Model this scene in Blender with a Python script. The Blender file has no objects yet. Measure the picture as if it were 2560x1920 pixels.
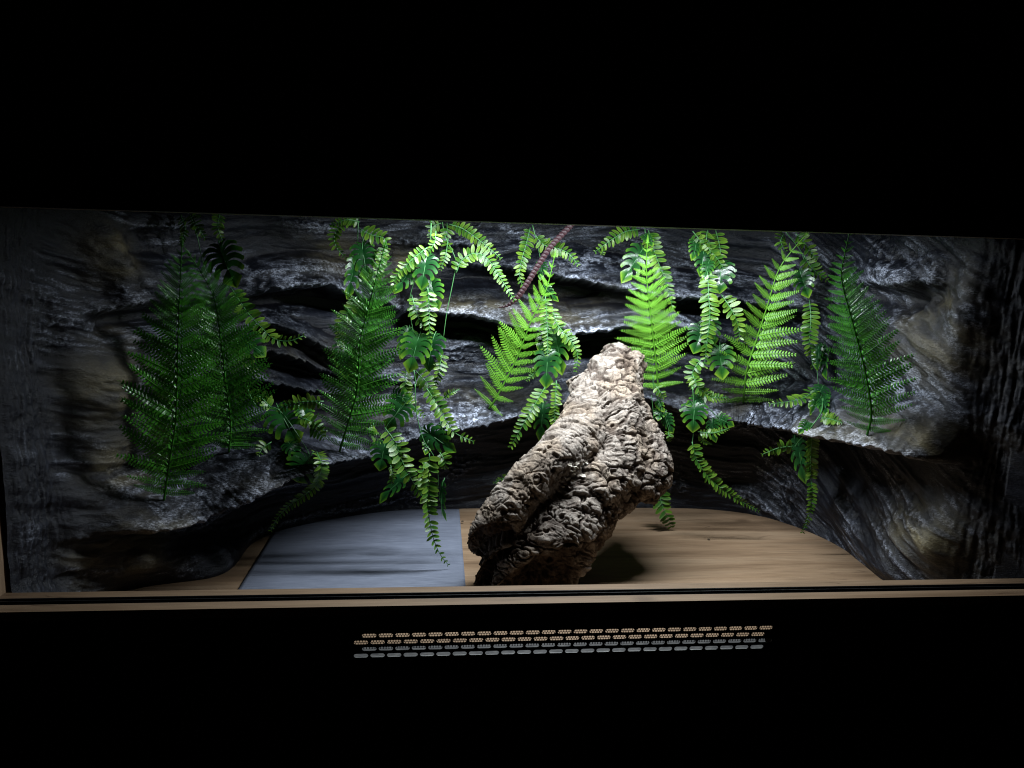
import bpy, bmesh, math, random
import numpy as np
from math import sin, cos, pi, radians, sqrt, atan2
from mathutils import Vector, Matrix
from mathutils.bvhtree import BVHTree

random.seed(7)
scn = bpy.context.scene
COL = scn.collection

# ------------------------------------------------------------------ camera
FPX, PW, PH = 1923.0, 2560.0, 1920.0            # focal length in pixels of the photograph
PITCH, YAW, ROLL = radians(9.047), radians(5.626), radians(1.527)
CAM = Vector((0.0, -1.2, 0.6625))
c_fw = Vector((sin(YAW) * cos(PITCH), cos(YAW) * cos(PITCH), -sin(PITCH)))
_r0 = Vector((cos(YAW), -sin(YAW), 0)); _u0 = _r0.cross(c_fw)
c_rt = cos(ROLL) * _r0 + sin(ROLL) * _u0
c_up = c_rt.cross(c_fw)
cam_d = bpy.data.cameras.new('camera')
cam_d.sensor_width = 36.0
cam_d.lens = FPX / PW * 36.0
cam_d.clip_start = 0.01
cam_d.clip_end = 50
cam = bpy.data.objects.new('camera', cam_d)
COL.objects.link(cam)
m = Matrix((c_rt, c_up, -c_fw)).transposed().to_4x4()
m.translation = CAM
cam.matrix_world = m
scn.camera = cam

# ------------------------------------------------------------------ world: a dark room at night
w = bpy.data.worlds.new('World'); scn.world = w; w.use_nodes = True
bg = w.node_tree.nodes['Background']
bg.inputs[0].default_value = (0.75, 0.62, 0.9, 1)
bg.inputs[1].default_value = 0.0012

# ------------------------------------------------------------------ the one lamp: LED bar under the cabinet ceiling
LAMP_LOC = Vector((0.32, 0.395, 0.768))
LAMP_POWER = 15.5
LAMP_SPREAD = 180
LAMP_TILT = radians(5)
LAMP_COLOR = (0.86, 0.93, 1.0)
LAMP_LEN, LAMP_WID = 0.70, 0.03

scn.view_settings.view_transform = 'Standard'
scn.view_settings.look = 'None'
scn.view_settings.exposure = 0.0
scn.view_settings.gamma = 1.0
scn.view_settings.use_curve_mapping = False
scn.cycles.max_bounces = 6
scn.cycles.use_denoising = True
scn.cycles.filter_width = 1.1

# ------------------------------------------------------------------ helpers
def ray(px, py):
    return (c_fw * FPX + c_rt * (px - PW / 2) - c_up * (py - PH / 2)).normalized()

def on_plane(px, py, Y):
    d = ray(px, py)
    return CAM + d * ((Y - CAM.y) / d.y)

def mesh_of(name, verts, faces, smooth=False):
    me = bpy.data.meshes.new(name)
    me.from_pydata([tuple(v) for v in verts], [], faces)
    if smooth:
        me.polygons.foreach_set('use_smooth', [True] * len(me.polygons))
    me.update()
    return me

def link(name, me, mat=None, parent=None, loc=(0, 0, 0)):
    o = bpy.data.objects.new(name, me)
    COL.objects.link(o)
    if mat is not None and me is not None and not me.materials:
        me.materials.append(mat)
    o.parent = parent
    o.location = loc
    return o

def tag(o, label, cat, group=None):
    o['label'] = label; o['category'] = cat
    if group: o['group'] = group
    return o

def thing(name, label, cat, loc=(0, 0, 0), group=None):
    return tag(link(name, None, None, None, loc), label, cat, group)

class MB:
    def __init__(self): self.v = []; self.f = []
    def box(self, x0, x1, y0, y1, z0, z1):
        b = len(self.v)
        self.v += [(x, y, z) for z in (z0, z1) for y in (y0, y1) for x in (x0, x1)]
        self.f += [tuple(b + i for i in q) for q in ((0, 2, 3, 1), (4, 5, 7, 6), (0, 1, 5, 4), (2, 6, 7, 3), (0, 4, 6, 2), (1, 3, 7, 5))]
        return self
    def tube(self, pts, rads, n=6, cap=True):
        b = len(self.v); pts = [Vector(p) for p in pts]
        prev = None
        for i, p in enumerate(pts):
            t = (pts[min(i + 1, len(pts) - 1)] - pts[max(i - 1, 0)]).normalized()
            a = prev if prev is not None else Vector((0.3, -1, 0.2))
            a = (a - t * a.dot(t))
            if a.length < 1e-5: a = t.orthogonal()
            a.normalize(); prev = a; c = t.cross(a)
            for k in range(n):
                g = 2 * pi * k / n
                self.v.append(tuple(p + (a * cos(g) + c * sin(g)) * rads[i]))
        for i in range(len(pts) - 1):
            for k in range(n):
                k2 = (k + 1) % n
                self.f.append((b + i * n + k, b + i * n + k2, b + (i + 1) * n + k2, b + (i + 1) * n + k))
        if cap:
            self.f.append(tuple(b + k for k in range(n))[::-1])
            e = b + (len(pts) - 1) * n
            self.f.append(tuple(e + k for k in range(n)))
        return self
    def build(self, name, mat, parent=None, loc=(0, 0, 0), smooth=False, bevel=0):
        me = mesh_of(name, self.v, self.f, smooth)
        o = link(name, me, mat, parent, loc)
        if bevel:
            md = o.modifiers.new('bevel', 'BEVEL'); md.width = bevel; md.segments = 2
        return o

def catmull(pts, step):
    P = [Vector(p) for p in pts]
    if len(P) == 2: P = [P[0], (P[0] + P[1]) / 2, P[1]]
    P = [2 * P[0] - P[1]] + P + [2 * P[-1] - P[-2]]
    dense = []
    for i in range(1, len(P) - 2):
        a, b, c, d = P[i - 1], P[i], P[i + 1], P[i + 2]
        for k in range(16):
            t = k / 16
            dense.append(0.5 * ((2 * b) + (c - a) * t + (2 * a - 5 * b + 4 * c - d) * t * t + (3 * b - a - 3 * c + d) * t ** 3))
    dense.append(P[-2])
    L = [0]
    for i in range(1, len(dense)): L.append(L[-1] + (dense[i] - dense[i - 1]).length)
    n = max(2, int(round(L[-1] / step)))
    out = []; j = 0
    for k in range(n + 1):
        s = L[-1] * k / n
        while j < len(L) - 2 and L[j + 1] < s: j += 1
        t = (s - L[j]) / max(1e-9, L[j + 1] - L[j])
        out.append(dense[j].lerp(dense[j + 1], min(1, max(0, t))))
    return out

# ---- numpy noise
def _hash(ix, iy, iz, seed):
    h = (ix.astype(np.int64) * 374761393 + iy.astype(np.int64) * 668265263 + iz.astype(np.int64) * 2147483647 + seed * 974711) & 0xffffffff
    h = ((h ^ (h >> 13)) * 1274126177) & 0xffffffff
    h = ((h ^ (h >> 16)) * 2246822519) & 0xffffffff
    return ((h ^ (h >> 15)) & 0xffffff).astype(np.float64) / 0xffffff

def noise2(x, y, seed=0):
    x0 = np.floor(x); y0 = np.floor(y)
    fx = x - x0; fy = y - y0
    ux = fx * fx * fx * (fx * (fx * 6 - 15) + 10); uy = fy * fy * fy * (fy * (fy * 6 - 15) + 10)
    z = np.zeros_like(x0)
    def g(i, j):
        a = _hash(x0 + i, y0 + j, z, seed) * 2 * pi
        return np.cos(a) * (fx - i) + np.sin(a) * (fy - j)
    a = g(0, 0); b = g(1, 0); c = g(0, 1); d = g(1, 1)
    return 1.5 * ((a * (1 - ux) + b * ux) * (1 - uy) + (c * (1 - ux) + d * ux) * uy)

def noise3(x, y, z, seed=0):
    x0 = np.floor(x); y0 = np.floor(y); z0 = np.floor(z)
    fx = x - x0; fy = y - y0; fz = z - z0
    ux = fx * fx * (3 - 2 * fx); uy = fy * fy * (3 - 2 * fy); uz = fz * fz * (3 - 2 * fz)
    r = 0
    for i in (0, 1):
        for j in (0, 1):
            for k in (0, 1):
                wgt = (ux if i else 1 - ux) * (uy if j else 1 - uy) * (uz if k else 1 - uz)
                r = r + wgt * _hash(x0 + i, y0 + j, z0 + k, seed)
    return r * 2 - 1

def fbm2(x, y, o=4, seed=0):
    r = 0; a = 1; t = 0
    for k in range(o):
        r = r + a * noise2(x, y, seed + k * 17); t += a
        x = x * 2.03 + 5.1; y = y * 2.03 + 1.7; a *= 0.5
    return r / t

def fbm3(x, y, z, o=4, seed=0):
    r = 0; a = 1; t = 0
    for k in range(o):
        r = r + a * noise3(x, y, z, seed + k * 17); t += a
        x = x * 2.03 + 5.1; y = y * 2.03 + 1.7; z = z * 2.03 + 3.3; a *= 0.5
    return r / t

def worley3(x, y, z, seed=0):
    x0 = np.floor(x); y0 = np.floor(y); z0 = np.floor(z)
    f1 = np.full(x.shape, 9.0); f2 = np.full(x.shape, 9.0); hid = np.zeros(x.shape)
    for i in (-1, 0, 1):
        for j in (-1, 0, 1):
            for k in (-1, 0, 1):
                a, b, c = x0 + i, y0 + j, z0 + k
                d = np.sqrt((a + _hash(a, b, c, seed) - x) ** 2 + (b + _hash(a, b, c, seed + 1) - y) ** 2 + (c + _hash(a, b, c, seed + 2) - z) ** 2)
                hid = np.where(d < f1, _hash(a, b, c, seed + 5), hid)
                f2 = np.minimum(f2, np.maximum(f1, d)); f1 = np.minimum(f1, d)
    return f1, f2, hid

def sstep(a, b, x):
    t = np.clip((x - a) / (b - a), 0, 1)
    return t * t * (3 - 2 * t)

def boxblur(a, r):
    for ax in (0, 1):
        p = np.concatenate([np.repeat(np.take(a, [0], ax), r + 1, ax), a, np.repeat(np.take(a, [-1], ax), r, ax)], ax)
        c = np.cumsum(p, ax)
        n = a.shape[ax]
        a = (np.take(c, range(2 * r + 1, 2 * r + 1 + n), ax) - np.take(c, range(0, n), ax)) / (2 * r + 1)
    return a

# ------------------------------------------------------------------ materials
class NT:
    def __init__(self, name):
        self.mat = bpy.data.materials.new(name); self.mat.use_nodes = True
        self.t = self.mat.node_tree
        self.p = self.t.nodes['Principled BSDF']
        self.out = self.t.nodes['Material Output']
    def n(self, typ, **kw):
        nd = self.t.nodes.new(typ)
        for k, v in kw.items():
            if k.startswith('i_'):
                nd.inputs[k[2:].replace('_', ' ')].default_value = v
            else:
                setattr(nd, k, v)
        return nd
    def l(self, a, b): self.t.links.new(a, b)
    def ramp(self, fac, stops, interp='LINEAR'):
        r = self.n('ShaderNodeValToRGB'); r.color_ramp.interpolation = interp
        e = r.color_ramp.elements
        while len(e) < len(stops): e.new(0.5)
        for q, (pos, c) in zip(e, stops):
            q.position = pos; q.color = (c[0], c[1], c[2], 1) if not isinstance(c, (int, float)) else (c, c, c, 1)
        self.l(fac, r.inputs[0]); return r.outputs[0]
    def mix(self, fac, a, b, mode='MIX'):
        x = self.n('ShaderNodeMix', data_type='RGBA', blend_type=mode)
        for s, v in ((x.inputs[0], fac), (x.inputs[6], a), (x.inputs[7], b)):
            if isinstance(v, (int, float)): s.default_value = v
            elif isinstance(v, tuple): s.default_value = (v[0], v[1], v[2], 1)
            else: self.l(v, s)
        return x.outputs[2]
    def math(self, op, a, b=None):
        x = self.n('ShaderNodeMath', operation=op)
        for s, v in ((x.inputs[0], a), (x.inputs[1], b)):
            if v is None: continue
            if isinstance(v, (int, float)): s.default_value = v
            else: self.l(v, s)
        return x.outputs[0]
    def coords(self, scale=(1, 1, 1), kind='Object', rot=(0, 0, 0)):
        tc = self.n('ShaderNodeTexCoord'); mp = self.n('ShaderNodeMapping')
        mp.inputs['Scale'].default_value = scale; mp.inputs['Rotation'].default_value = rot
        self.l(tc.outputs[kind], mp.inputs[0]); return mp.outputs[0]
    def noise(self, vec, scale, detail=4, rough=0.55, dist=0.0):
        x = self.n('ShaderNodeTexNoise', i_Scale=scale, i_Detail=detail, i_Roughness=rough, i_Distortion=dist)
        self.l(vec, x.inputs['Vector']); return x.outputs[0]
    def bump(self, h, strength=0.3, dist=0.002, normal=None):
        b = self.n('ShaderNodeBump', i_Strength=strength, i_Distance=dist)
        self.l(h, b.inputs['Height'])
        if normal is not None: self.l(normal, b.inputs['Normal'])
        self.l(b.outputs[0], self.p.inputs['Normal']); return b.outputs[0]
    def base(self, c):
        if isinstance(c, tuple): self.p.inputs['Base Color'].default_value = (c[0], c[1], c[2], 1)
        else: self.l(c, self.p.inputs['Base Color'])
    def rough(self, v):
        if isinstance(v, (int, float)): self.p.inputs['Roughness'].default_value = v
        else: self.l(v, self.p.inputs['Roughness'])

def wood_mat(name, axis='x', tone=1.0):
    T = NT(name)
    sc = (1.2, 14, 14) if axis == 'x' else ((14, 1.2, 14) if axis == 'y' else (14, 14, 1.2))
    v = T.coords(sc)
    a = T.noise(v, 1.4, 5, 0.6, 0.6)
    c = T.ramp(a, [(0.30, (0.20 * tone, 0.125 * tone, 0.072 * tone)), (0.48, (0.34 * tone, 0.225 * tone, 0.135 * tone)), (0.66, (0.43 * tone, 0.30 * tone, 0.19 * tone))])
    v2 = T.coords(tuple(x * 5 for x in sc))
    f = T.noise(v2, 2.2, 4, 0.6)
    c = T.mix(0.35, c, T.ramp(f, [(0.3, 0.35), (0.6, 1.0)]), 'MULTIPLY')
    # dark hairline cracks of the wood print
    v3 = T.coords((sc[0] * 0.8, sc[1] * 0.55, sc[2] * 0.55))
    k = T.noise(v3, 1.1, 3, 0.5, 1.6)
    line = T.math('ABSOLUTE', T.math('SUBTRACT', k, 0.5))
    lm = T.ramp(line, [(0.0, 1), (0.007, 0)])
    patch = T.ramp(T.noise(T.coords((3, 5, 5)), 1.0, 2), [(0.52, 0), (0.62, 1)])
    c = T.mix(T.math('MULTIPLY', T.math('MULTIPLY', lm, patch), 0.75), c, (0.05, 0.028, 0.016))
    # knots
    vo = T.n('ShaderNodeTexVoronoi', i_Scale=1.0)
    T.l(T.coords((4.5, 9, 9)), vo.inputs['Vector'])
    kn = T.ramp(vo.outputs['Distance'], [(0.05, 1), (0.13, 0)])
    c = T.mix(T.math('MULTIPLY', kn, 0.6), c, (0.07, 0.04, 0.022))
    T.base(c); T.rough(0.5)
    T.p.inputs['Specular IOR Level'].default_value = 0.3
    T.bump(f, 0.12, 0.0006)
    return T.mat

M = {}
M['wood'] = wood_mat('oak_laminate_floor', 'x', 0.72)
M['wood_edge'] = wood_mat('oak_edge_band', 'x', 0.56)
M['wood_v'] = wood_mat('oak_side_board', 'z', 0.55)
T = NT('unlit_front_board'); T.base(T.ramp(T.noise(T.coords((1, 10, 10)), 3, 4), [(0.3, (0.012, 0.010, 0.009)), (0.7, (0.022, 0.019, 0.017))])); T.rough(0.6); M['front'] = T.mat  # near-black stands for unlit wood; the shade is put into the colour
T = NT('black_plastic_track'); T.base((0.006, 0.006, 0.007)); T.rough(T.ramp(T.noise(T.coords((40, 200, 200)), 3, 3), [(0.3, 0.28), (0.7, 0.5)])); M['track'] = T.mat
T = NT('black_vent_metal'); T.base(T.ramp(T.noise(T.coords(), 60, 3), [(0.3, (0.008, 0.008, 0.008)), (0.7, (0.016, 0.015, 0.015))])); T.rough(0.55); M['vent'] = T.mat
T = NT('brushed_aluminium_flange'); T.base(T.ramp(T.noise(T.coords((30, 160, 160)), 3, 5), [(0.25, (0.07, 0.07, 0.072)), (0.5, (0.15, 0.15, 0.147)), (0.75, (0.25, 0.245, 0.23))])); T.p.inputs['Metallic'].default_value = 0.3; T.rough(0.5); M['alu'] = T.mat
T = NT('lamp_housing'); T.base(T.ramp(T.noise(T.coords(), 30, 2), [(0.3, (0.5, 0.5, 0.5)), (0.7, (0.6, 0.6, 0.6))])); T.rough(0.4); M['lamp'] = T.mat
T = NT('blue_grey_liner_paper')
pn = T.noise(T.coords((3, 40, 40)), 6, 6, 0.7)
T.base(T.ramp(pn, [(0.25, (0.075, 0.087, 0.12)), (0.5, (0.125, 0.142, 0.185)), (0.75, (0.19, 0.21, 0.265))])); T.rough(0.75)
T.bump(T.noise(T.coords(), 900, 2), 0.15, 0.0004); M['paper'] = T.mat

# ------------------------------------------------------------------ terrarium cabinet
XL, XR = -0.707, 1.15
SILL_Z, SILL_D = 0.10, 0.0725
TOP_Z = 0.721
cab = thing('terrarium_cabinet', 'wooden terrarium cabinet with shade-darkened front, track sill and slotted vent', 'terrarium', (0.22, 0, 0))
def cbox(name, mat, *a, **k):
    x0, x1, y0, y1, z0, z1 = a
    return MB().box(x0 - 0.22, x1 - 0.22, y0, y1, z0, z1).build(name, mat, cab, **k)
cbox('floor_panel', M['wood'], XL, XR, 0.0590, 0.86, -0.018, 0)
cbox('back_panel', M['front'], XL, XR, 0.861, 0.877, -0.018, 0.82)
cbox('side_panel', M['wood_v'], XL - 0.018, XL - 0.0005, 0.0005, 0.877, -0.45, 0.82)
cbox('side_panel', M['wood_v'], XR + 0.0005, XR + 0.018, 0.0005, 0.877, -0.45, 0.82)
cbox('ceiling_panel', M['front'], XL, XR, 0.0165, 0.86, 0.80, 0.818)
cbox('upper_front_board', M['front'], XL - 0.018, XR + 0.018, -0.016, 0.0, TOP_Z, 1.3)
cbox('edge_strip', M['wood_edge'], XL, XR, 0.0003, 0.016, TOP_Z, TOP_Z + 0.0035)
sill = cbox('sill', M['wood_edge'], XL, XR, 0.0, 0.0255, SILL_Z - 0.016, SILL_Z)
inner = MB().box(XL - .22, XR - .22, 0.0505, SILL_D, SILL_Z - 0.009, SILL_Z).build('sill_edge', M['wood_edge'], sill)
trk = MB()
trk.box(XL - .22, XR - .22, 0.0257, 0.0503, SILL_Z - 0.016, SILL_Z - 0.006)
for y0, y1, dz in ((0.0257, 0.0275, -0.0005), (0.0368, 0.0385, 0.0005), (0.0485, 0.0503, 0.0)):
    trk.box(XL - .22, XR - .22, y0, y1, SILL_Z - 0.006, SILL_Z + dz)
trk.build('sliding_track', M['track'], sill)
# lower front board with the cut-out for the vent
VX0, VX1, VZ0, VZ1 = -0.150, 0.600, -0.0215, 0.060
bd = MB()
bd.box(XL - .238, VX0 - .22, 0, 0.016, -0.45, SILL_Z - 0.0163)
bd.box(VX1 - .22, XR - .202, 0, 0.016, -0.45, SILL_Z - 0.0163)
bd.box(VX0 - .22, VX1 - .22, 0, 0.016, -0.45, VZ0)
bd.box(VX0 - .22, VX1 - .22, 0, 0.016, VZ1, SILL_Z - 0.0163)
board = bd.build('lower_front_board', M['front'], cab)

def stadium(cx, cz, wd, ht, n=6):
    r = ht / 2; pts = []
    for s, a0 in ((1, -pi / 2), (-1, pi / 2)):
        for k in range(n + 1):
            a = a0 + pi * k / n
            pts.append((cx + s * (wd / 2 - r) + r * cos(a), cz + r * sin(a)))
    return pts
def vent_plate():
    V = []; F = []
    pitch, rowp = 0.0272, 0.0117
    y0, y1 = 0.0035, 0.0055
    rows = [(0.0462 - rowp * i, 0.5 if i % 2 == 0 else 0.0) for i in range(4)]
    def quad(xa, xb, za, zb):
        b = len(V); V.extend([(xa, y0, za), (xb, y0, za), (xb, y0, zb), (xa, y0, zb)]); F.append((b, b + 1, b + 2, b + 3))
    for zc, off in rows:
        za, zb = zc - rowp / 2, zc + rowp / 2
        xs = -0.1324 - 0.0018 + off * pitch
        quad(VX0, xs, za, zb)
        for i in range(26):
            xa = xs + i * pitch; xb = xa + pitch; cx = (xa + xb) / 2
            hole = stadium(cx, zc, 0.0238, 0.0074)
            n = len(hole); b = len(V)
            outer = []
            for (hx, hz) in hole:
                dx, dz = hx - cx, hz - zc
                k = max(abs(dx) / (pitch / 2), abs(dz) / (rowp / 2))
                outer.append((cx + dx / k, zc + dz / k))
            V.extend([(x, y0, z) for x, z in hole]); V.extend([(x, y0, z) for x, z in outer]); V.extend([(x, y1, z) for x, z in hole])
            for k in range(n):
                k2 = (k + 1) % n
                F.append((b + k, b + n + k, b + n + k2, b + k2))
                F.append((b + k, b + k2, b + 2 * n + k2, b + 2 * n + k))
            for sx, sz in ((xa, za), (xb, za), (xb, zb), (xa, zb)):      # corner fillers
                best = sorted(range(n), key=lambda q: (outer[q][0] - sx) ** 2 + (outer[q][1] - sz) ** 2)[:2]
                c = len(V); V.append((sx, y0, sz)); F.append((c, b + n + best[0], b + n + best[1]))
        quad(xs + 26 * pitch, VX1, za, zb)
    quad(VX0, VX1, rows[0][0] + rowp / 2, VZ1)
    quad(VX0, VX1, VZ0, rows[-1][0] - rowp / 2)
    V = [(x - .22, y, z) for x, y, z in V]
    return mesh_of('vent_grille', V, F)
grille = link('vent_grille', vent_plate(), M['vent'], cab)
def perforated():
    V = []; F = []
    p = 0.0046; h = p * 0.866; r = 0.00192; n = 8
    nx = int(0.735 / p); nz = 10
    for j in range(nz):
        for i in range(nx):
            cx = -0.142 + (i + 0.5 * (j % 2)) * p; cz = 0.0185 + (j + .5) * h
            b = len(V)
            for k in range(n):
                a = 2 * pi * (k + .5) / n
                dx, dz = cos(a), sin(a); q = max(abs(dx) / (p / 2), abs(dz) / (h / 2))
                V.append((cx + r * dx - .22, 0.0, cz + r * dz)); V.append((cx + dx / q - .22, 0.0, cz + dz / q))
            for k in range(n):
                k2 = (k + 1) % n
                F.append((b + 2 * k, b + 2 * k + 1, b + 2 * k2 + 1, b + 2 * k2))
            # the four corners of the cell
            for sx, sz, k in ((1, 1, 0), (-1, 1, 2), (-1, -1, 4), (1, -1, 6)):
                c = len(V); V.append((cx + sx * p / 2 - .22, 0.0, cz + sz * h / 2))
                F.append((c, b + 2 * k + 1, b + 2 * ((k + 1) % n) + 1))
    return mesh_of('perforated_sheet', V, F)
link('perforated_sheet', perforated(), M['vent'], grille, (0, 0.012, 0.0))
prof = [(0.0345, -0.0125), (0.0440, -0.0125), (0.0575, -0.0012), (0.0586, -0.0150), (0.0345, -0.0150)]
fv = [(x_, y_, z_) for x_ in (-0.365, 0.377) for y_, z_ in prof]
link('flange', mesh_of('flange', fv, [(i, (i + 1) % 5, 5 + (i + 1) % 5, 5 + i) for i in range(5)] + [(4, 3, 2, 1, 0), (5, 6, 7, 8, 9)]), M['alu'], grille)
MB().box(-0.145 - .22, 0.597 - .22, 0.0165, 0.0343, -0.0145, -0.0123).build('channel_lip', M['vent'], grille)

# lamp fixture with its own light
lampo = thing('led_light_bar', 'slim white light bar fixed under the cabinet ceiling', 'lamp', LAMP_LOC)
MB().box(-LAMP_LEN / 2 - .02, LAMP_LEN / 2 + .02, -.022, .022, 0.004, 0.0275).build('housing', M['lamp'], lampo, bevel=0.002)
for sx in (-1, 1):
    MB().box(sx * (LAMP_LEN / 2 + .012) - .006, sx * (LAMP_LEN / 2 + .012) + .006, -.02, .02, -0.002, 0.0038).build('end_cap', M['lamp'], lampo)
ld = bpy.data.lights.new('led_strip', 'AREA')
ld.shape = 'RECTANGLE'; ld.size = LAMP_LEN; ld.size_y = LAMP_WID
ld.spread = radians(LAMP_SPREAD); ld.energy = LAMP_POWER; ld.color = LAMP_COLOR
lo = bpy.data.objects.new('led_strip', ld); COL.objects.link(lo); lo.parent = lampo
lampo.rotation_euler = (LAMP_TILT, 0, 0)

# ------------------------------------------------------------------ sculpted rock background: one panel lining sides and back
PLAN = [(-.7025, .079), (-.690, .15), (-.672, .22), (-.625, .33), (-.56, .44), (-.46, .56), (-.34, .66), (-.19, .745), (-.02, .79), (.22, .805), (.54, .80),
        (.74, .785), (.88, .72), (.95, .60), (.972, .5), (.976, .40), (.988, .32), (1.014, .22), (1.045, .14), (1.115, .070)]
DS = 0.0021
_pl = catmull([(x, y, 0) for x, y in PLAN], DS)
pc = np.array([(p.x, p.y) for p in _pl])
tn = np.gradient(pc, axis=0); tn /= np.linalg.norm(tn, axis=1)[:, None]
nrm = np.stack([tn[:, 1], -tn[:, 0]], 1)
NS = len(pc); SA = np.arange(NS) * DS; STOT = SA[-1]
NZ = 380; ZA = np.linspace(0.0005, 0.798, NZ)

def to_sz(px, py, p=0.0):
    """where the line of sight to a photo point meets the panel's plan offset inward by p"""
    d = ray(px, py); O = pc + nrm * p
    v = O - np.array([CAM.x, CAM.y]); dd = np.array([d.x, d.y]); dl = np.linalg.norm(dd); dd /= dl
    cr = v[:, 0] * dd[1] - v[:, 1] * dd[0]
    k = int(np.argmin(np.abs(cr))); t = float(v[k] @ dd) / dl
    return SA[k], CAM.z + d.z * t

S, Z = np.meshgrid(SA, ZA)            # [z, s]
def ledge_curve(pts):
    q = sorted([(*to_sz(x, y, p), p) for x, y, p in pts])
    s = np.array([a[0] for a in q]); z = np.array([a[1] for a in q]); p = np.array([a[2] for a in q])
    zi = np.interp(SA, s, z); pi_ = np.interp(SA, s, p, left=0, right=0)
    # soft ends
    k = np.hanning(31); k /= k.sum()
    zi = np.convolve(np.pad(zi, 15, 'edge'), k, 'valid'); pi_ = np.convolve(np.pad(pi_, 15, 'edge'), k, 'valid')
    return zi, pi_
LEDGES = [   # lip points seen in the photograph with how far they stand out of the wall, run of the top face, depth of undercut
    (1, [(150, 1335, .01), (253, 1326, .05), (347, 1325, .10), (488, 1312, .17), (571, 1282, .21), (690, 1225, .28), (820, 1165, .345), (958, 1145, .33), (1060, 1092, .26),
      (1200, 1065, .175), (1271, 1047, .135), (1418, 1007, .13), (1540, 985, .13), (1650, 1000, .16), (1713, 1031, .175), (1781, 1047, .18), (1889, 1063, .185),
      (1980, 1077, .185), (2052, 1094, .18), (2164, 1114, .16), (2240, 1133, .15), (2354, 1157, .11), (2410, 1145, .05), (2450, 1130, .0)], .105),
    (0, [(585, 735, .0), (618, 724, .06), (700, 716, .10), (800, 704, .10), (850, 708, .10), (920, 735, .09), (990, 760, .06), (1030, 765, .0)], .075),
    (0, [(980, 790, .0), (1030, 772, .08), (1137, 780, .12), (1216, 786, .13), (1273, 812, .14), (1389, 827, .145), (1447, 832, .145), (1557, 818, .14), (1640, 802, .13),
      (1720, 815, .12), (1800, 845, .09), (1900, 860, .0)], .10),
    (0, [(1060, 640, .0), (1180, 650, .05), (1300, 664, .085), (1440, 690, .10), (1560, 715, .12), (1680, 738, .13), (1760, 737, .13), (1827, 739, .13), (1890, 754, .12), (1980, 762, .08), (2060, 750, .0)], .085),
    (0, [(600, 815, .0), (660, 800, .05), (725, 812, .07), (790, 843, .08), (850, 880, .08), (930, 905, .06), (1000, 900, .0)], .045),
    (0, [(620, 870, .0), (690, 868, .06), (770, 895, .08), (840, 930, .085), (960, 950, .08), (1060, 965, .07), (1160, 975, .03), (1230, 975, .0)], .05),
    (0, [(580, 960, .0), (640, 945, .06), (730, 960, .09), (830, 985, .10), (930, 1000, .09), (1020, 1010, .0)], .05),
    (0, [(2120, 690, .0), (2150, 692, .05), (2200, 704, .09), (2260, 704, .09), (2305, 692, .06), (2345, 680, .0)], .055),
    (0, [(240, 765, .0), (275, 762, .05), (347, 757, .08), (448, 742, .10), (520, 735, .08), (570, 720, .0)], .09),
    (0, [(1000, 590, .0), (1080, 596, .05), (1200, 600, .05), (1290, 610, .0)], .04),
]
zmain = None
rec = np.zeros_like(S); d = np.zeros_like(S); lipm = np.zeros_like(S)
wob = 0.010 * fbm2(SA[None, :] * 22, SA[None, :] * 0 + 3.3, 4, 5)[0]
for li, (main, pts, h) in enumerate(LEDGES):
    zl, pl = ledge_curve(pts)
    if main:
        zmain = zl.copy()
    if not main:
        pl = pl * 0.85
    zl2 = zl - 0.011 + wob * (0.4 if main else 0.35)
    u0 = (Z - zl2[None, :])
    u = u0 - (0.007 * noise2(SA * 70, SA * 0 + li * 7.7, 8) + .003 * noise2(SA * 190, SA * 0 + li * 7.7, 8))[None, :] * np.exp(-(u0 / .014) ** 2)
    hh = h * (1 + 0.25 * noise2(SA * 6, SA * 0 + li * 3.1, 9))[None, :]
    top = np.clip(1 - np.clip(u, 0, None) / hh, 0, 1)
    top = top ** 0.9
    lip_round = sstep(-0.016, 0.006, u)
    e = pl[None, :] * np.where(u > 0, top * np.clip(0.93 + 0.07 * sstep(0, .012, u), 0, 1), 1) * np.where(u > 0.006, 1, lip_round)
    d = np.maximum(d, e)
    if not main: rec += 0.055 * np.exp(-((u + 0.034) / (0.026 + .012 * noise2(SA * 8, SA * 0 + li, 4)[None, :])) ** 2) * np.clip(pl / 0.08, 0, 1)[None, :] * (d < 0.07)
    lipm = np.maximum(lipm, np.exp(-((u - 0.012) / 0.018) ** 2) * np.clip(pl / 0.1, 0, 1)[None, :])
d = d - np.minimum(rec, .06)
def bump_at(px, py, amp, rs, rz):
    s0, z0 = to_sz(px, py, 0.03)
    return amp * np.exp(-((S - s0) / rs) ** 2 - ((Z - z0) / rz) ** 2)
for px, py, amp, rs, rz in [(2340, 1370, .06, .09, .06), (440, 1415, .10, .10, .07), (540, 1390, .07, .10, .06), (2230, 1400, .03, .08, .10), (320, 1385, .07, .07, .05), (280, 620, .05, .05, .05), (290, 960, .03, .07, .07), (2330, 900, .05, .10, .08),  # two lower-left bumps added so dark rock blackens the lit floor there
                            (2440, 760, .045, .06, .10), (2200, 840, .03, .12, .05), (2250, 1000, .03, .15, .04), (300, 1130, .02, .06, .06), (2480, 1010, .03, .05, .05)]:
    d += bump_at(px, py, amp, rs, rz)
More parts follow.
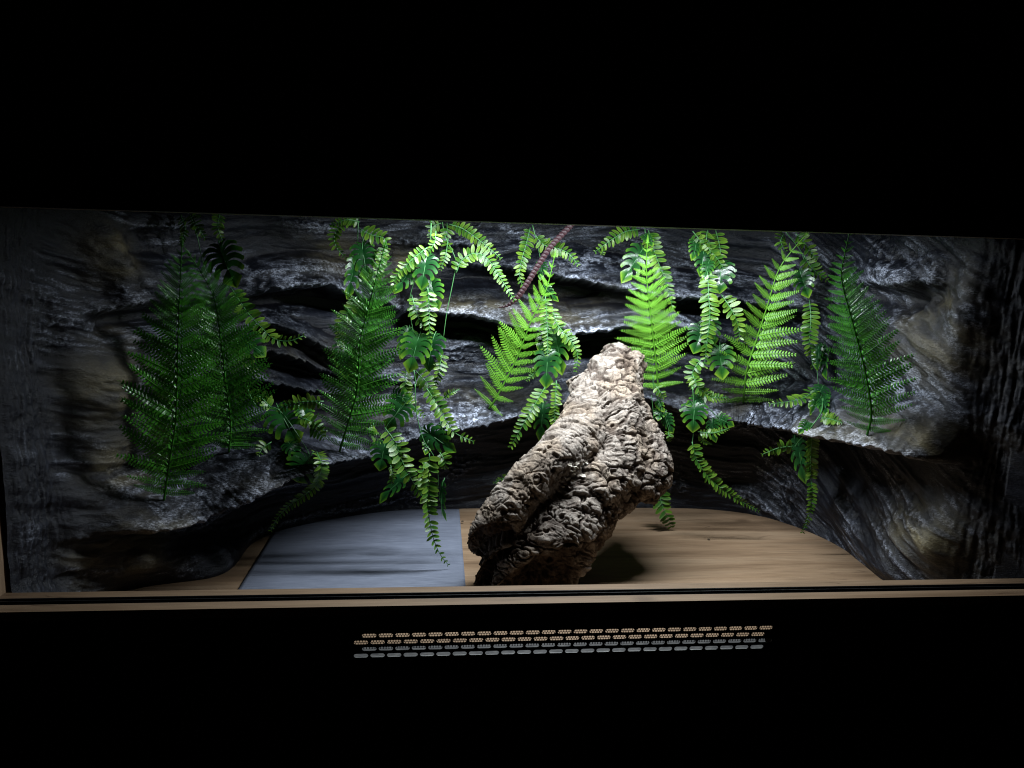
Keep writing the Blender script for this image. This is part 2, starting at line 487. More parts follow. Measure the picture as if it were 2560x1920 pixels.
# the flow of the strata follows the main ledge, steeper on the right-hand wall
flow = np.convolve(np.pad(zmain, 60, 'edge'), np.ones(121) / 121, 'valid')
steep = np.where(SA > STOT * .72, -(SA - STOT * .72) * 0.55, 0) + np.where(SA < STOT * .2, (STOT * .2 - SA) * 0.25, 0)
ZF = Z - (flow * 0.85 + steep)[None, :]
side = np.maximum(1 - sstep(0.09, 0.15, SA), sstep(STOT - 0.16, STOT - 0.09, SA))[None, :] * np.ones_like(S)
d = boxblur(d, 1)
# real surface coordinates (along the wall, out of the wall, up) so that relief runs over the ledges instead of stretching on them
warp = 0.013 * fbm3(S * 6, d * 8, Z * 7, 3, 31)
ZW = ZF + warp
DW = d * 0.8 + 0.5 * warp
amp_b = sstep(0, 0.03, Z) * 0.8 + 0.2
big = 0.012 * fbm3(S * 4.5, d * 8, Z * 9, 3, 11) + 0.020 * fbm3(S * 2.2, DW * 15, ZW * 19, 2, 12)
strata = 1 - np.abs(fbm3(S * 2.6, DW * 20, ZW * 24, 3, 21))
strata2 = 1 - np.abs(fbm3(S * 11, DW * 70, ZW * 85, 3, 22))
fine = fbm3(S * 60, DW * 170, ZW * 190, 2, 23)
lump = fbm3(S * 45, d * 60, Z * 60, 3, 24)
imp = np.abs(fbm3(S * 80 + 30 * warp, d * 110, ZW * 110, 2, 26))
bark = 1 - np.abs(fbm2(S * 46 + 0.6 * noise2(S * 8, Z * 5, 3), Z * 4.5, 4, 41))
bark2 = fbm2(S * 150, Z * 22, 3, 42)
rough_patch = np.maximum(sstep(0.05, .40, fbm3(S * 7, d * 8, ZF * 10, 2, 61)), 0.8 * lipm * sstep(-.1, .3, fbm3(S * 9, d * 3, Z * 3, 2, 62)))
grain_patch = sstep(-.2, .3, fbm3(S * 5, d * 6, ZF * 10, 2, 63))
d_rock = big + 0.018 * (strata - .8) + 0.0042 * (strata2 - .8) * (0.35 + .65 * grain_patch) + 0.0012 * fine + 0.005 * lump * rough_patch + 0.005 * (0.3 - imp) * rough_patch
chip = np.abs(fbm2(S * 30, Z * 22, 3, 44))
d_bark = 0.8 * big + 0.011 * (bark - .8) + 0.0030 * bark2 - 0.003 * sstep(.15, .5, chip) + 0.004 * lump + 0.0012 * fbm2(S * 240, Z * 40, 2, 43)
d = d * (1 - 0.85 * side) + amp_b * (d_rock * (1 - side) + d_bark * side)
d = np.where(d < -0.05, -0.05, d)
d = (d + 0.012 * (1 - sstep(.04, .10, SA))[None, :]) * (.3 + .7 * sstep(0, .03, SA) * sstep(0, .03, STOT - SA))[None, :]
d = np.where((S < .06) | (S > STOT - .06), np.maximum(d, 0), d)
# paint: dry-brushed ridges, ochre patches
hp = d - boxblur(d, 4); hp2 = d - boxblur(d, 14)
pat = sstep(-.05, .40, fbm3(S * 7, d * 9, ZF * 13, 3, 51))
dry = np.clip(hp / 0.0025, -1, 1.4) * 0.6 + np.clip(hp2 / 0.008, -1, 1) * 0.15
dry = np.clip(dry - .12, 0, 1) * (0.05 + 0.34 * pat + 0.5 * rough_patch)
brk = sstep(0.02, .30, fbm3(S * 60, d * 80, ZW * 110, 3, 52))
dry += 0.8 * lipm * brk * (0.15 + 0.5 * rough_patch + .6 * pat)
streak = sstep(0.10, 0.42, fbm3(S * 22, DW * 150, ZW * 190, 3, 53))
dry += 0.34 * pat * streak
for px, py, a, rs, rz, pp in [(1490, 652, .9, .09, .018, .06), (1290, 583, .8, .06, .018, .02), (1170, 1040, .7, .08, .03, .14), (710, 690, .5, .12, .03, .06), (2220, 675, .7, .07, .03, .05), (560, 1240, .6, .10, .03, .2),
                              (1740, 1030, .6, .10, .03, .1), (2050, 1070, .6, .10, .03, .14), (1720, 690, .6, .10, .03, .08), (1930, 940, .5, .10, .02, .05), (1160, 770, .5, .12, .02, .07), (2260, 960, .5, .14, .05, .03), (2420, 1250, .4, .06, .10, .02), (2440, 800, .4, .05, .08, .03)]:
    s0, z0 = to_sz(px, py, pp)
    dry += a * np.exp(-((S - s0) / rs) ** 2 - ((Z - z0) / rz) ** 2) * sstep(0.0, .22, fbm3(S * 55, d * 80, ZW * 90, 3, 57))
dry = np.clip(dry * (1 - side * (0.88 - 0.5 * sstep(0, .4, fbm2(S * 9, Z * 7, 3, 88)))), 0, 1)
ochre = np.zeros_like(S)
for px, py, a, rs, rz, pp in [(285, 630, 0.62, .05, .05, .03), (285, 975, 0.62, .09, .06, .02), (330, 1165, 0.56, .07, .05, .05), (320, 1365, 0.56, .10, .06, .05), (300, 850, 0.25, .06, .06, .02),
                              (2330, 1120, 0.62, .15, .035, .12), (2340, 1360, 0.68, .12, .06, .05), (2400, 870, 0.46, .12, .06, .03), (2380, 760, 0.37, .06, .07, .03), (2300, 800, 0.25, .1, .05, .02),
                              (800, 890, 0.22, .15, .03, .05), (1180, 765, 0.31, .16, .02, .10), (1010, 660, 0.43, .06, .05, .05), (1330, 790, 0.31, .2, .03, .1), (1200, 995, 0.19, .12, .02, .1), (860, 640, 0.31, .1, .05, .03), (640, 1170, 0.25, .12, .02, .12),
                              (1800, 990, 0.19, .15, .03, .05), (1470, 740, 0.25, .15, .03, .05), (2100, 1080, 0.25, .1, .03, .12), (900, 1010, 0.19, .15, .03, .05)]:
    s0, z0 = to_sz(px, py, pp)
    ochre = np.maximum(ochre, a * np.exp(-((S - s0) / rs) ** 2 - ((Z - z0) / rz) ** 2))
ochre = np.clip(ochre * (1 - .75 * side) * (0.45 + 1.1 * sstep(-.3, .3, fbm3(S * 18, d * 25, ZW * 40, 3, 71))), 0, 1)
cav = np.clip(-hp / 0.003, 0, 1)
VX = pc[None, :, 0] + nrm[None, :, 0] * d; VY = pc[None, :, 1] + nrm[None, :, 1] * d
co = np.stack([VX, VY, Z], -1).reshape(-1, 3).astype(np.float32)
ii = (np.arange(NZ - 1)[:, None] * NS + np.arange(NS - 1)[None, :]).reshape(-1)
fa = np.stack([ii, ii + 1, ii + NS + 1, ii + NS], 1).astype(np.int32)
def np_mesh(name, co, fa, smooth=True):
    me = bpy.data.meshes.new(name)
    me.vertices.add(len(co)); me.vertices.foreach_set('co', co.reshape(-1))
    k = fa.shape[1]
    me.loops.add(fa.size); me.loops.foreach_set('vertex_index', fa.reshape(-1))
    me.polygons.add(len(fa)); me.polygons.foreach_set('loop_start', np.arange(len(fa), dtype=np.int32) * k)
    me.polygons.foreach_set('loop_total', np.full(len(fa), k, np.int32))
    me.update(calc_edges=True); me.validate()
    if smooth: me.polygons.foreach_set('use_smooth', np.ones(len(fa), bool))
    return me
def set_col(me, name, arr):
    at = me.attributes.new(name, 'FLOAT_COLOR', 'POINT'); at.data.foreach_set('color', arr.astype(np.float32).reshape(-1))
rock_me = np_mesh('rock_background', co, fa)
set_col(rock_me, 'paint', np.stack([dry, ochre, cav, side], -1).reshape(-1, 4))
T = NT('painted_foam_rock')
at_ = T.n('ShaderNodeAttribute', attribute_name='paint')
sp = T.n('ShaderNodeSeparateColor'); T.l(at_.outputs['Color'], sp.inputs[0])
R_, G_, B_ = sp.outputs
n1 = T.noise(T.coords((30, 30, 90)), 1.0, 6, 0.65, 0.5)
n2 = T.noise(T.coords((70, 90, 240)), 2.0, 6, 0.72)
n3 = T.noise(T.coords(), 260, 4, 0.65)
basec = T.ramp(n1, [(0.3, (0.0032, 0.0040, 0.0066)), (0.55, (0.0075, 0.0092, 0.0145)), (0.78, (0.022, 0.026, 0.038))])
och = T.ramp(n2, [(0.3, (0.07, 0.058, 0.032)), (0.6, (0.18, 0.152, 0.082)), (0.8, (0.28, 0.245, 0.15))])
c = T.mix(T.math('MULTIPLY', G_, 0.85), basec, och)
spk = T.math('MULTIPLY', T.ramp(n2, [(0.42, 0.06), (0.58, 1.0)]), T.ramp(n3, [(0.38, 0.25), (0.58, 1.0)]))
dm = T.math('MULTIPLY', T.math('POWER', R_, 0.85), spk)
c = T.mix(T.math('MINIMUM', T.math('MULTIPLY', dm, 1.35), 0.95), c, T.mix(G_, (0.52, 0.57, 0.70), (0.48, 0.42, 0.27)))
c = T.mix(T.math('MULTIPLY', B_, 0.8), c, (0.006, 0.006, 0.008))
T.base(c)
T.rough(T.ramp(n1, [(0.3, 0.27), (0.7, 0.48)]))
T.p.inputs['Specular IOR Level'].default_value = 0.28
T.bump(T.math('ADD', n2, T.math('MULTIPLY', n3, 0.5)), 0.75, 0.0026)
M['rock'] = T.mat
rock = link('rock_background', rock_me, M['rock'])
tag(rock, 'dark grey sculpted rock panel with dry brushed ledges lining the terrarium', 'rock background')

# coarse copy only for finding where a line of sight meets the panel
st = 3
gz = list(range(0, NZ, st)); gs = list(range(0, NS, st))
cc = co.reshape(NZ, NS, 3)[::st, ::st]
cn = cc.shape[1]
BV = BVHTree.FromPolygons([tuple(map(float, v)) for v in cc.reshape(-1, 3)],
                          [(a * cn + b, a * cn + b + 1, (a + 1) * cn + b + 1, (a + 1) * cn + b) for a in range(cc.shape[0] - 1) for b in range(cn - 1)])
def hit(px, py):
    r = BV.ray_cast(CAM, ray(px, py))
    return r[0] if r[0] is not None else on_plane(px, py, 0.75)
def spot(px, py, Y, gap=0.014):
    """a point on the line of sight at depth Y, kept in front of the rock"""
    p = on_plane(px, py, Y)
    h = BV.ray_cast(CAM, ray(px, py))
    if h[0] is not None and h[3] - gap < (p - CAM).length:
        p = CAM + ray(px, py) * (h[3] - gap)
    if p.z < 0.004:
        dd = ray(px, py); p = CAM + dd * ((0.004 - CAM.z) / dd.z)
    return p
# ------------------------------------------------------------------ liner paper on the floor
def paper():
    nx, ny = 60, 40
    V = []; F = []
    x0, x1, y0, y1 = -0.389, 0.0625, 0.135, 0.783
    for j in range(ny + 1):
        for i in range(nx + 1):
            u, v = i / nx, j / ny
            V.append((x0 + (x1 - x0) * u + 0.008 * (1 - v) * (u - 1) * 0, y0 + (y1 - y0) * v, 0.0032 + 0.0012 * sin(5 * u + 3 * v) * sin(7 * v + u)))
    for j in range(ny):
        for i in range(nx):
            a = j * (nx + 1) + i; F.append((a, a + 1, a + nx + 2, a + nx + 1))
    me = mesh_of('liner_paper', V, F, True)
    return me
pp = link('liner_paper', paper(), M['paper'])
md = pp.modifiers.new('thickness', 'SOLIDIFY'); md.thickness = 0.0009; md.offset = 1
tag(pp, 'blue grey liner paper sheet lying on the left half of the wooden floor', 'paper')
# crumbs of bark by the paper's edge
T = NT('cork_crumb'); T.base(T.ramp(T.noise(T.coords(), 300, 3), [(0.3, (0.03, 0.02, 0.012)), (0.7, (0.12, 0.085, 0.05))])); T.rough(0.9); M['crumb'] = T.mat
def floor_pt(px, py, z=0.0):
    dd = ray(px, py); return CAM + dd * ((z - CAM.z) / dd.z)
for q, (px, py, r, lab) in enumerate([(1156, 1309, .0035, 'dark crumb of cork lying at the edge of the paper'), (1179, 1310, .003, 'dark crumb of cork on bare wood just right of the paper'), (1772, 1350, .0035, 'small dark crumb on the wooden floor right of the log')]):
    bm = bmesh.new(); bmesh.ops.create_icosphere(bm, subdivisions=2, radius=r)
    for v in bm.verts: v.co *= random.uniform(.7, 1.25); v.co.z *= .6
    me = bpy.data.meshes.new('bark_crumb'); bm.to_mesh(me); bm.free()
    tag(link('bark_crumb', me, M['crumb'], None, floor_pt(px, py) + Vector((0, 0, r * .55 + (.0045 if q == 0 else 0)))), lab, 'crumb')
# ------------------------------------------------------------------ forked cork log
LIMBS = [   # (photo x, photo y, depth, radius)
    [(1232, 1350, .278, .048), (1263, 1284, .288, .049), (1308, 1224, .308, .049), (1378, 1158, .348, .053), (1448, 1100, .43, .064), (1474, 1030, .51, .060), (1492, 975, .57, .05)],
    [(1356, 1415, .285, .080), (1400, 1340, .31, .077), (1458, 1262, .35, .078), (1530, 1180, .41, .080), (1535, 1110, .465, .086), (1526, 1060, .505, .088), (1522, 1000, .56, .082), (1542, 940, .61, .067), (1556, 900, .64, .060)],
    [(1490, 1030, .53, .05), (1462, 975, .58, .042), (1450, 940, .60, .036)],
    [(1600, 1240, .37, .045), (1625, 1180, .40, .050), (1622, 1120, .45, .048), (1560, 1060, .50, .04)],
    [(1278, 1408, .285, .054), (1318, 1335, .325, .050), (1395, 1255, .39, .045)],
]
ENDS = {0: (on_plane(1232, 1362, .283), Vector((-.15, -.80, -.55)).normalized()), 1: (Vector((0.19, 0.228, 0.05)), Vector((.05, -1, -.05)).normalized()), 4: (Vector((0.15, 0.262, 0.05)), Vector((-.15, -1, -.05)).normalized())}
tmp_v = MB(); axes = []
for k, L in enumerate(LIMBS):
    pts = [on_plane(x, y, Y) for x, y, Y, r in L]
    rads = [l[3] for l in L]
    if k in (0, 1, 4):                                   # run on through the sawn end, cut below
        pts = [pts[0] - (pts[1] - pts[0]).normalized() * 0.09] + pts; rads = [rads[0]] + rads
    dn = catmull(pts, 0.008)
    n = len(dn)
    acc = [0]
    for a, b in zip(pts, pts[1:]): acc.append(acc[-1] + (b - a).length)
    rr = np.interp(np.linspace(0, acc[-1], n), acc, rads)
    one = MB().tube(dn, list(rr), n=20)
    bm = bmesh.new()
    vs = [bm.verts.new(v) for v in one.v]
    for f in one.f: bm.faces.new([vs[i] for i in f])
    if k in (0, 1, 4):
        for pco, pno in (ENDS[k], (Vector((0, 0, 0.001)), Vector((0, 0, -1)))):
            r = bmesh.ops.bisect_plane(bm, geom=bm.verts[:] + bm.edges[:] + bm.faces[:], plane_co=pco, plane_no=pno, clear_outer=True)
            ed = [e for e in r['geom_cut'] if isinstance(e, bmesh.types.BMEdge)]
            if ed: bmesh.ops.contextual_create(bm, geom=ed)
    bm.verts.index_update(); b0 = len(tmp_v.v)
    tmp_v.v += [tuple(v.co) for v in bm.verts]
    tmp_v.f += [tuple(b0 + v.index for v in f.verts) for f in bm.faces]
    bm.free()
    axes.append((np.array([tuple(p) for p in dn]), rr))
tme = mesh_of('tmp', tmp_v.v, tmp_v.f)
to = bpy.data.objects.new('tmp', tme); COL.objects.link(to)
rm = to.modifiers.new('r', 'REMESH'); rm.mode = 'VOXEL'; rm.voxel_size = 0.0021
sm = to.modifiers.new('s', 'SMOOTH'); sm.iterations = 6; sm.factor = 0.5
dg = bpy.context.evaluated_depsgraph_get()
log_me = bpy.data.meshes.new_from_object(to.evaluated_get(dg))
bpy.data.objects.remove(to); bpy.data.meshes.remove(tme)
log_me.name = 'cork_log'
nv = len(log_me.vertices)
lv = np.empty(nv * 3, np.float32); log_me.vertices.foreach_get('co', lv); lv = lv.reshape(-1, 3).astype(np.float64)
ln = np.empty(nv * 3, np.float32); log_me.vertices.foreach_get('normal', ln); ln = ln.reshape(-1, 3).astype(np.float64)
# axial / angular coordinates from the nearest limb axis
bestd = np.full(nv, 9.0); ax = np.zeros(nv); lim = np.zeros(nv, int); ctr = np.zeros((nv, 3)); tang = np.zeros((nv, 3))
for k, (P, rr) in enumerate(axes):
    tg = np.gradient(P, axis=0); tg /= np.linalg.norm(tg, axis=1)[:, None]
    for i in range(len(P)):
        dd = np.linalg.norm(lv - P[i], axis=1) / rr[i]
        mk = dd < bestd
        bestd[mk] = dd[mk]; ax[mk] = i * 0.008 + ((lv[mk] - P[i]) @ tg[i]); lim[mk] = k; ctr[mk] = P[i]; tang[mk] = tg[i]
rel = lv - ctr
# per-limb bark coordinates: around the limb and along it
up = np.array([0.35, -0.6, 0.7]); bx_ = np.cross(tang, up); bx_ /= np.linalg.norm(bx_, axis=1)[:, None] + 1e-9
by_ = np.cross(bx_, tang)
ang = np.arctan2((rel * bx_).sum(1), (rel * by_).sum(1))
x, y, z = lv.T
big = fbm3(x * 14, y * 14, z * 14, 3, 3)
mid = fbm3(x * 42, y * 42, z * 42, 3, 4)
wv = 0.6 * fbm3(x * 30, y * 30, z * 30, 2, 9)
ring = 1 - np.abs(noise3(ax * 95 + wv * 2.2, np.cos(ang) * 1.3 + lim * 5, np.sin(ang) * 1.3, 5))
ring2 = 1 - np.abs(noise3(ax * 230 + wv * 5, np.cos(ang) * 3 + lim * 5, np.sin(ang) * 3, 6))
ws = 0.018 * np.stack([fbm3(x * 25, y * 25, z * 25, 2, s) for s in (71, 72, 73)], 1)
q = lv + ws
RR = np.linalg.norm(rel, axis=1)
qa, qb, qc = ax * 36 + wv * 1.2, np.cos(ang) * RR * 19 + lim * 9 + wv, np.sin(ang) * RR * 19 + wv
f1, f2, cell = worley3(qa, qb, qc, 12)
crack = 1 - sstep(0.01, 0.11, f2 - f1)
g1, g2, cell2 = worley3(qa * 2.4, qb * 2.1, qc * 2.1, 15)
crack2 = 1 - sstep(0.02, 0.15, g2 - g1)
pit = sstep(0.40, 0.55, fbm3(x * 60, y * 60, z * 60, 2, 33)) * sstep(-.1, .3, big + .1)
gnarl = np.abs(fbm3(x * 24, y * 24, z * 24, 3, 44))
upper = sstep(0.16, 0.30, z)
smooth_l = (lim == 0).astype(float)
disp = 0.020 * big * (1 - .55 * smooth_l) + 0.0035 * mid * (1 - .4 * smooth_l) + 0.0070 * (cell - .5) + .0020 * (cell2 - .5) + 0.012 * (gnarl - .2) * (1 - .7 * smooth_l) \
    + (0.0014) * (ring - .75) + 0.0010 * (ring2 - .7) - 0.0060 * crack * (1 - .4 * smooth_l) - 0.0026 * crack2 - 0.010 * pit
# the broken lower end: hollowed and crumbling
e = np.zeros(nv); endm = np.zeros(nv); hol = np.zeros((nv, 3))
for k, (ep, en) in ENDS.items():
    en = np.array(en); ed_ = np.abs((lv - np.array(ep)) @ en)
    P, rr = axes[k]; inner_ = np.full(nv, 9.0)
    for i in range(0, min(len(P), 22)):
        inner_ = np.minimum(inner_, np.linalg.norm(lv - P[i], axis=1) / rr[i])
    mk = (ed_ < 0.008) & ((ln @ en) > 0.5) & (inner_ < 1.05)
    ek = np.where(mk, 1 - sstep(0.74, 0.96, inner_), 0)
    endm = np.maximum(endm, np.where(mk, 1 - sstep(0.92, 1.03, inner_ + .1 * mid), 0))
    hk = ek * (0.018 + 0.030 * fbm3(x * 38, y * 38, z * 38, 3, 81) + .016 * np.abs(fbm3(x * 100, y * 100, z * 100, 2, 82)))
    hol = np.where((ek > e)[:, None], -hk[:, None] * en, hol); e = np.maximum(e, ek)
lv = lv + hol
disp = disp * (1 - .6 * e)
lv = lv + ln * disp[:, None]
# rest it on the floor without sinking in
lv[:, 2] = np.maximum(lv[:, 2], 0.0015 + 0.002 * np.abs(mid))
log_me.vertices.foreach_set('co', lv.astype(np.float32).reshape(-1)); log_me.update()
log_me.polygons.foreach_set('use_smooth', np.ones(len(log_me.polygons), bool))
dark = (1 - .3 * smooth_l) * np.clip(0.95 * crack * (1 - .5 * smooth_l) + 0.55 * crack2 + 0.9 * pit + 0.9 * sstep(0.55, 0.25, ring) * .6 + .5 * sstep(.1, -.35, mid) + .35 * sstep(.5, .2, ring2) , 0, 1)
warm = sstep(-.15, .35, fbm3(x * 18, y * 18, z * 18, 3, 91))
set_col(log_me, 'bark', np.stack([dark, warm, endm, cell], -1))
T = NT('cork_bark')
at_ = T.n('ShaderNodeAttribute', attribute_name='bark')
sp = T.n('ShaderNodeSeparateColor'); T.l(at_.outputs['Color'], sp.inputs[0])
n1 = T.noise(T.coords(), 60, 6, 0.7)
n2 = T.noise(T.coords(), 420, 4, 0.7)
pale = T.mix(sp.outputs[1], T.ramp(n1, [(0.3, (0.20, 0.17, 0.142)), (0.6, (0.40, 0.355, 0.305)), (0.8, (0.51, 0.465, 0.41))]), T.ramp(n1, [(0.3, (0.19, 0.142, 0.105)), (0.6, (0.36, 0.295, 0.225)), (0.8, (0.45, 0.385, 0.305))]))
c = T.mix(T.ramp(n2, [(0.36, 0.75), (0.55, 0.0)]), pale, (0.10, 0.07, 0.05))
c = T.mix(T.math('MULTIPLY', sp.outputs[0], 0.85), c, (0.045, 0.030, 0.022))
c = T.mix(T.math('MULTIPLY', sp.outputs[2], 0.93), c, T.ramp(n1, [(0.35, (0.018, 0.012, 0.009)), (0.7, (0.11, 0.075, 0.05))]))
T.base(c); T.rough(0.88); T.p.inputs['Specular IOR Level'].default_value = 0.2
T.bump(T.math('ADD', n2, T.math('MULTIPLY', n1, 1.5)), 0.9, 0.0018)
M['cork'] = T.mat
log_me.materials.clear()
log = link('cork_log', log_me, M['cork'])
tag(log, 'large forked pale cork bark log leaning from the floor onto the rock ledge', 'log')
LBV = BVHTree.FromPolygons([tuple(v) for v in lv], [tuple(p.vertices) for p in log_me.polygons])
# pale lichen flakes in the groove between the limbs
T = NT('pale_flake'); T.base(T.ramp(T.noise(T.coords(), 200, 3), [(0.3, (0.38, 0.33, 0.26)), (0.7, (0.66, 0.62, 0.54))])); T.rough(0.85); M['flake'] = T.mat
rf = random.Random(3)
for k in range(16):
    px = 1420 + rf.gauss(14, 12) + (8 if k < 8 else -8); py = 1150 + k * 4.8 + rf.gauss(0, 6)
    h = LBV.ray_cast(CAM, ray(px, py))
    if h[0] is None: continue
    nn = (h[1] if h[1].dot(ray(px, py)) < 0 else -h[1]); n = 7; r = rf.uniform(.004, .0095)
    V = [(0, 0, .0015)]; F = []
    for i in range(n):
        a = 2 * pi * i / n; s = r * rf.uniform(.55, 1.2); V.append((s * cos(a), .6 * s * sin(a), rf.uniform(.000, .005)))
    V += [(v[0] * .7, v[1] * .7, v[2] - .003) for v in V[1:]]
    for i in range(n):
        j = (i + 1) % n; F.append((0, 1 + i, 1 + j)); F.append((1 + i, 1 + n + i, 1 + n + j, 1 + j))
    o = link('bark_flake', mesh_of('bark_flake', V, F), M['flake'], log, h[0] + nn * .002)
    o.rotation_euler = (nn + Vector((rf.gauss(0, .5), rf.gauss(0, .5), rf.gauss(0, .5)))).to_track_quat('Z', 'Y').to_euler()
# ------------------------------------------------------------------ plastic plants
def leaf_mat(name, stops, rough=0.35, trans=0.22, tcol=None, var=0.25):
    T = NT(name)
    at_ = T.n('ShaderNodeAttribute', attribute_name='tint')
    sp = T.n('ShaderNodeSeparateColor'); T.l(at_.outputs['Color'], sp.inputs[0])
    oi = T.n('ShaderNodeObjectInfo')
    nz = T.noise(T.coords(), 6.0, 3)
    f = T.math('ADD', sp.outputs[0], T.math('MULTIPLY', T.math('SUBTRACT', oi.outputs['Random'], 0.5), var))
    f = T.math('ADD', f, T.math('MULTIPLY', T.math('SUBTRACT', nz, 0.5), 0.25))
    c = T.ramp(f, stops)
    T.base(c); T.rough(rough); T.p.inputs['Specular IOR Level'].default_value = 0.42
    tr = T.n('ShaderNodeBsdfTranslucent'); T.l(c, tr.inputs[0])
    mx = T.n('ShaderNodeMixShader'); mx.inputs[0].default_value = trans
    T.l(T.p.outputs[0], mx.inputs[1]); T.l(tr.outputs[0], mx.inputs[2]); T.l(mx.outputs[0], T.out.inputs[0])
    T.bump(T.noise(T.coords((1, 6, 1)), 9, 2), 0.15, 0.002)
    return T.mat
M['bright'] = leaf_mat('light_green_fern_plastic', [(0.0, (0.09, 0.28, 0.022)), (0.5, (0.165, 0.43, 0.038)), (1.0, (0.27, 0.55, 0.06))], 0.42, 0.42)
M['dark'] = leaf_mat('dark_green_fern_plastic', [(0.0, (0.035, 0.18, 0.014)), (0.5, (0.07, 0.32, 0.026)), (1.0, (0.13, 0.45, 0.04))], 0.28, 0.42)
M['mid'] = leaf_mat('mid_green_fern_plastic', [(0.0, (0.032, 0.165, 0.017)), (0.5, (0.062, 0.27, 0.03)), (1.0, (0.12, 0.38, 0.045))], 0.27, 0.40)
M['leaflet'] = leaf_mat('vine_leaflet_plastic', [(0.0, (0.014, 0.065, 0.010)), (0.45, (0.036, 0.125, 0.014)), (1.0, (0.15, 0.27, 0.028))], 0.30, 0.36, var=0.5)
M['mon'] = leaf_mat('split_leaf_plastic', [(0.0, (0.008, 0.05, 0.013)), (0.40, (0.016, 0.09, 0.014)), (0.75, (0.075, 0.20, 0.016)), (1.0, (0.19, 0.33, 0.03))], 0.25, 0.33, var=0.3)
M['stem'] = leaf_mat('vine_stem_plastic', [(0.0, (0.03, 0.13, 0.04)), (1.0, (0.09, 0.25, 0.08))], 0.4, 0.05)

def tint(me, vals):
    a = np.zeros((len(vals), 4), np.float32); a[:, 0] = vals; a[:, 3] = 1
    set_col(me, 'tint', a)

def leaflet_mesh(kind):
    st = [(0.0, 0.05), (0.10, 0.15), (0.35, 0.21), (0.65, 0.20), (0.88, 0.13), (1.0, 0.02)]
    V = []; F = []; tv = []
    cup = (0.10, 0.16, 0.05)[kind]; curl = (-0.12, -0.28, 0.12)[kind]
    for x, wd in st:
        z0 = curl * x * x
        for s in (-1, 0, 1):
            V.append((x, wd * s * (1 + .12 * (kind - 1) * s), z0 + cup * abs(s) * wd * 1.6)); tv.append(0.30 + 0.35 * abs(s) + 0.35 * x)
    for i in range(len(st) - 1):
        for j in (0, 1):
            a = i * 3 + j; F.append((a, a + 3, a + 4, a + 1))
    me = mesh_of('leaflet', V, F, True); tint(me, tv); me.materials.append(M['leaflet'])
    return me
LEAFLETS = [leaflet_mesh(k) for k in range(3)]

def split_leaf_mesh(kind, seed):
    """a split-leaf philodendron blade: base at the origin, tip at x = 1, fingers parted by slits"""
    rg = random.Random(seed)
    V = []; F = []; tv = []
    fold = (0.18, 0.05, 0.30)[kind]; droop = (-0.16, -0.30, -0.06)[kind]
    def put(x, y, t):
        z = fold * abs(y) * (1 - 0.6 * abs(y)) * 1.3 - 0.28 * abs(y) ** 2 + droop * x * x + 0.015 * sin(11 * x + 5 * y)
        V.append((x, y, z)); tv.append(t); return len(V) - 1
    OUT = catmull([(-.01, .01, 0), (-.13, .15, 0), (-.10, .34, 0), (.07, .47, 0), (.30, .49, 0), (.53, .42, 0), (.75, .28, 0), (.92, .11, 0), (1.0, 0, 0)], .01)
    def outl(tau):
        k = min(len(OUT) - 1.001, max(0, tau * (len(OUT) - 1))); i = int(k); return OUT[i].lerp(OUT[i + 1], k - i)
    mids = [0.0, 0.09, 0.17, 0.27, 0.39, 0.54, 0.97]
    taus = [0.02, 0.23, 0.37, 0.50, 0.63, 0.77, 1.0]
    for sd in (-1, 1):
        for i in range(6):
            K = 6; rows = []
            wob = rg.uniform(.94, 1.05)
            for k in range(K + 1):
                v = k / K; row = []
                for m_ in range(5):
                    u = m_ / 4
                    open_ = max(0.0, v - 0.30) / 0.70
                    g0 = (0.0 if i == 0 else 0.11 * open_ ** .8 + (0.08 if open_ > 0 else 0)); g1 = (0.0 if i == 5 else 0.11 * open_ ** .8 + (0.08 if open_ > 0 else 0))
                    uu = g0 + u * (1 - g0 - g1)
                    a_ = Vector((mids[i] + (mids[i + 1] - mids[i]) * uu, 0, 0)); o_ = outl(taus[i] + (taus[i + 1] - taus[i]) * uu)
                    rnd = 1 - (0.0 if i == 5 else 0.10) * abs(2 * u - 1) ** 3 * sstep(.6, 1.0, np.float64(v))
                    p = a_.lerp(o_, v * rnd * wob)
                    p.x -= 0.10 * sin(pi * v) * (0.4 if i == 5 else 1)          # fingers sweep towards the tip
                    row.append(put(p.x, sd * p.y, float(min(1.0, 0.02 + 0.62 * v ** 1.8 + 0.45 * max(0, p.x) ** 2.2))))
                rows.append(row)
            for k in range(K):
                for m_ in range(4):
                    q = (rows[k][m_], rows[k][m_ + 1], rows[k + 1][m_ + 1], rows[k + 1][m_])
                    F.append(q if sd < 0 else q[::-1])
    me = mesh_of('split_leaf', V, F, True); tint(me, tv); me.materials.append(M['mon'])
    return me
SPLITS = [split_leaf_mesh(k, k) for k in range(3)]
def vein_mesh():
    mb = MB()
    mb.tube([(0, 0, .006), (.5, 0, -.02), (.97, 0, -.13)], [.016, .011, .004], 5)
    me = mesh_of('leaf_vein', mb.v, mb.f, True); tint(me, [0.55] * len(mb.v)); me.materials.append(M['stem']); return me

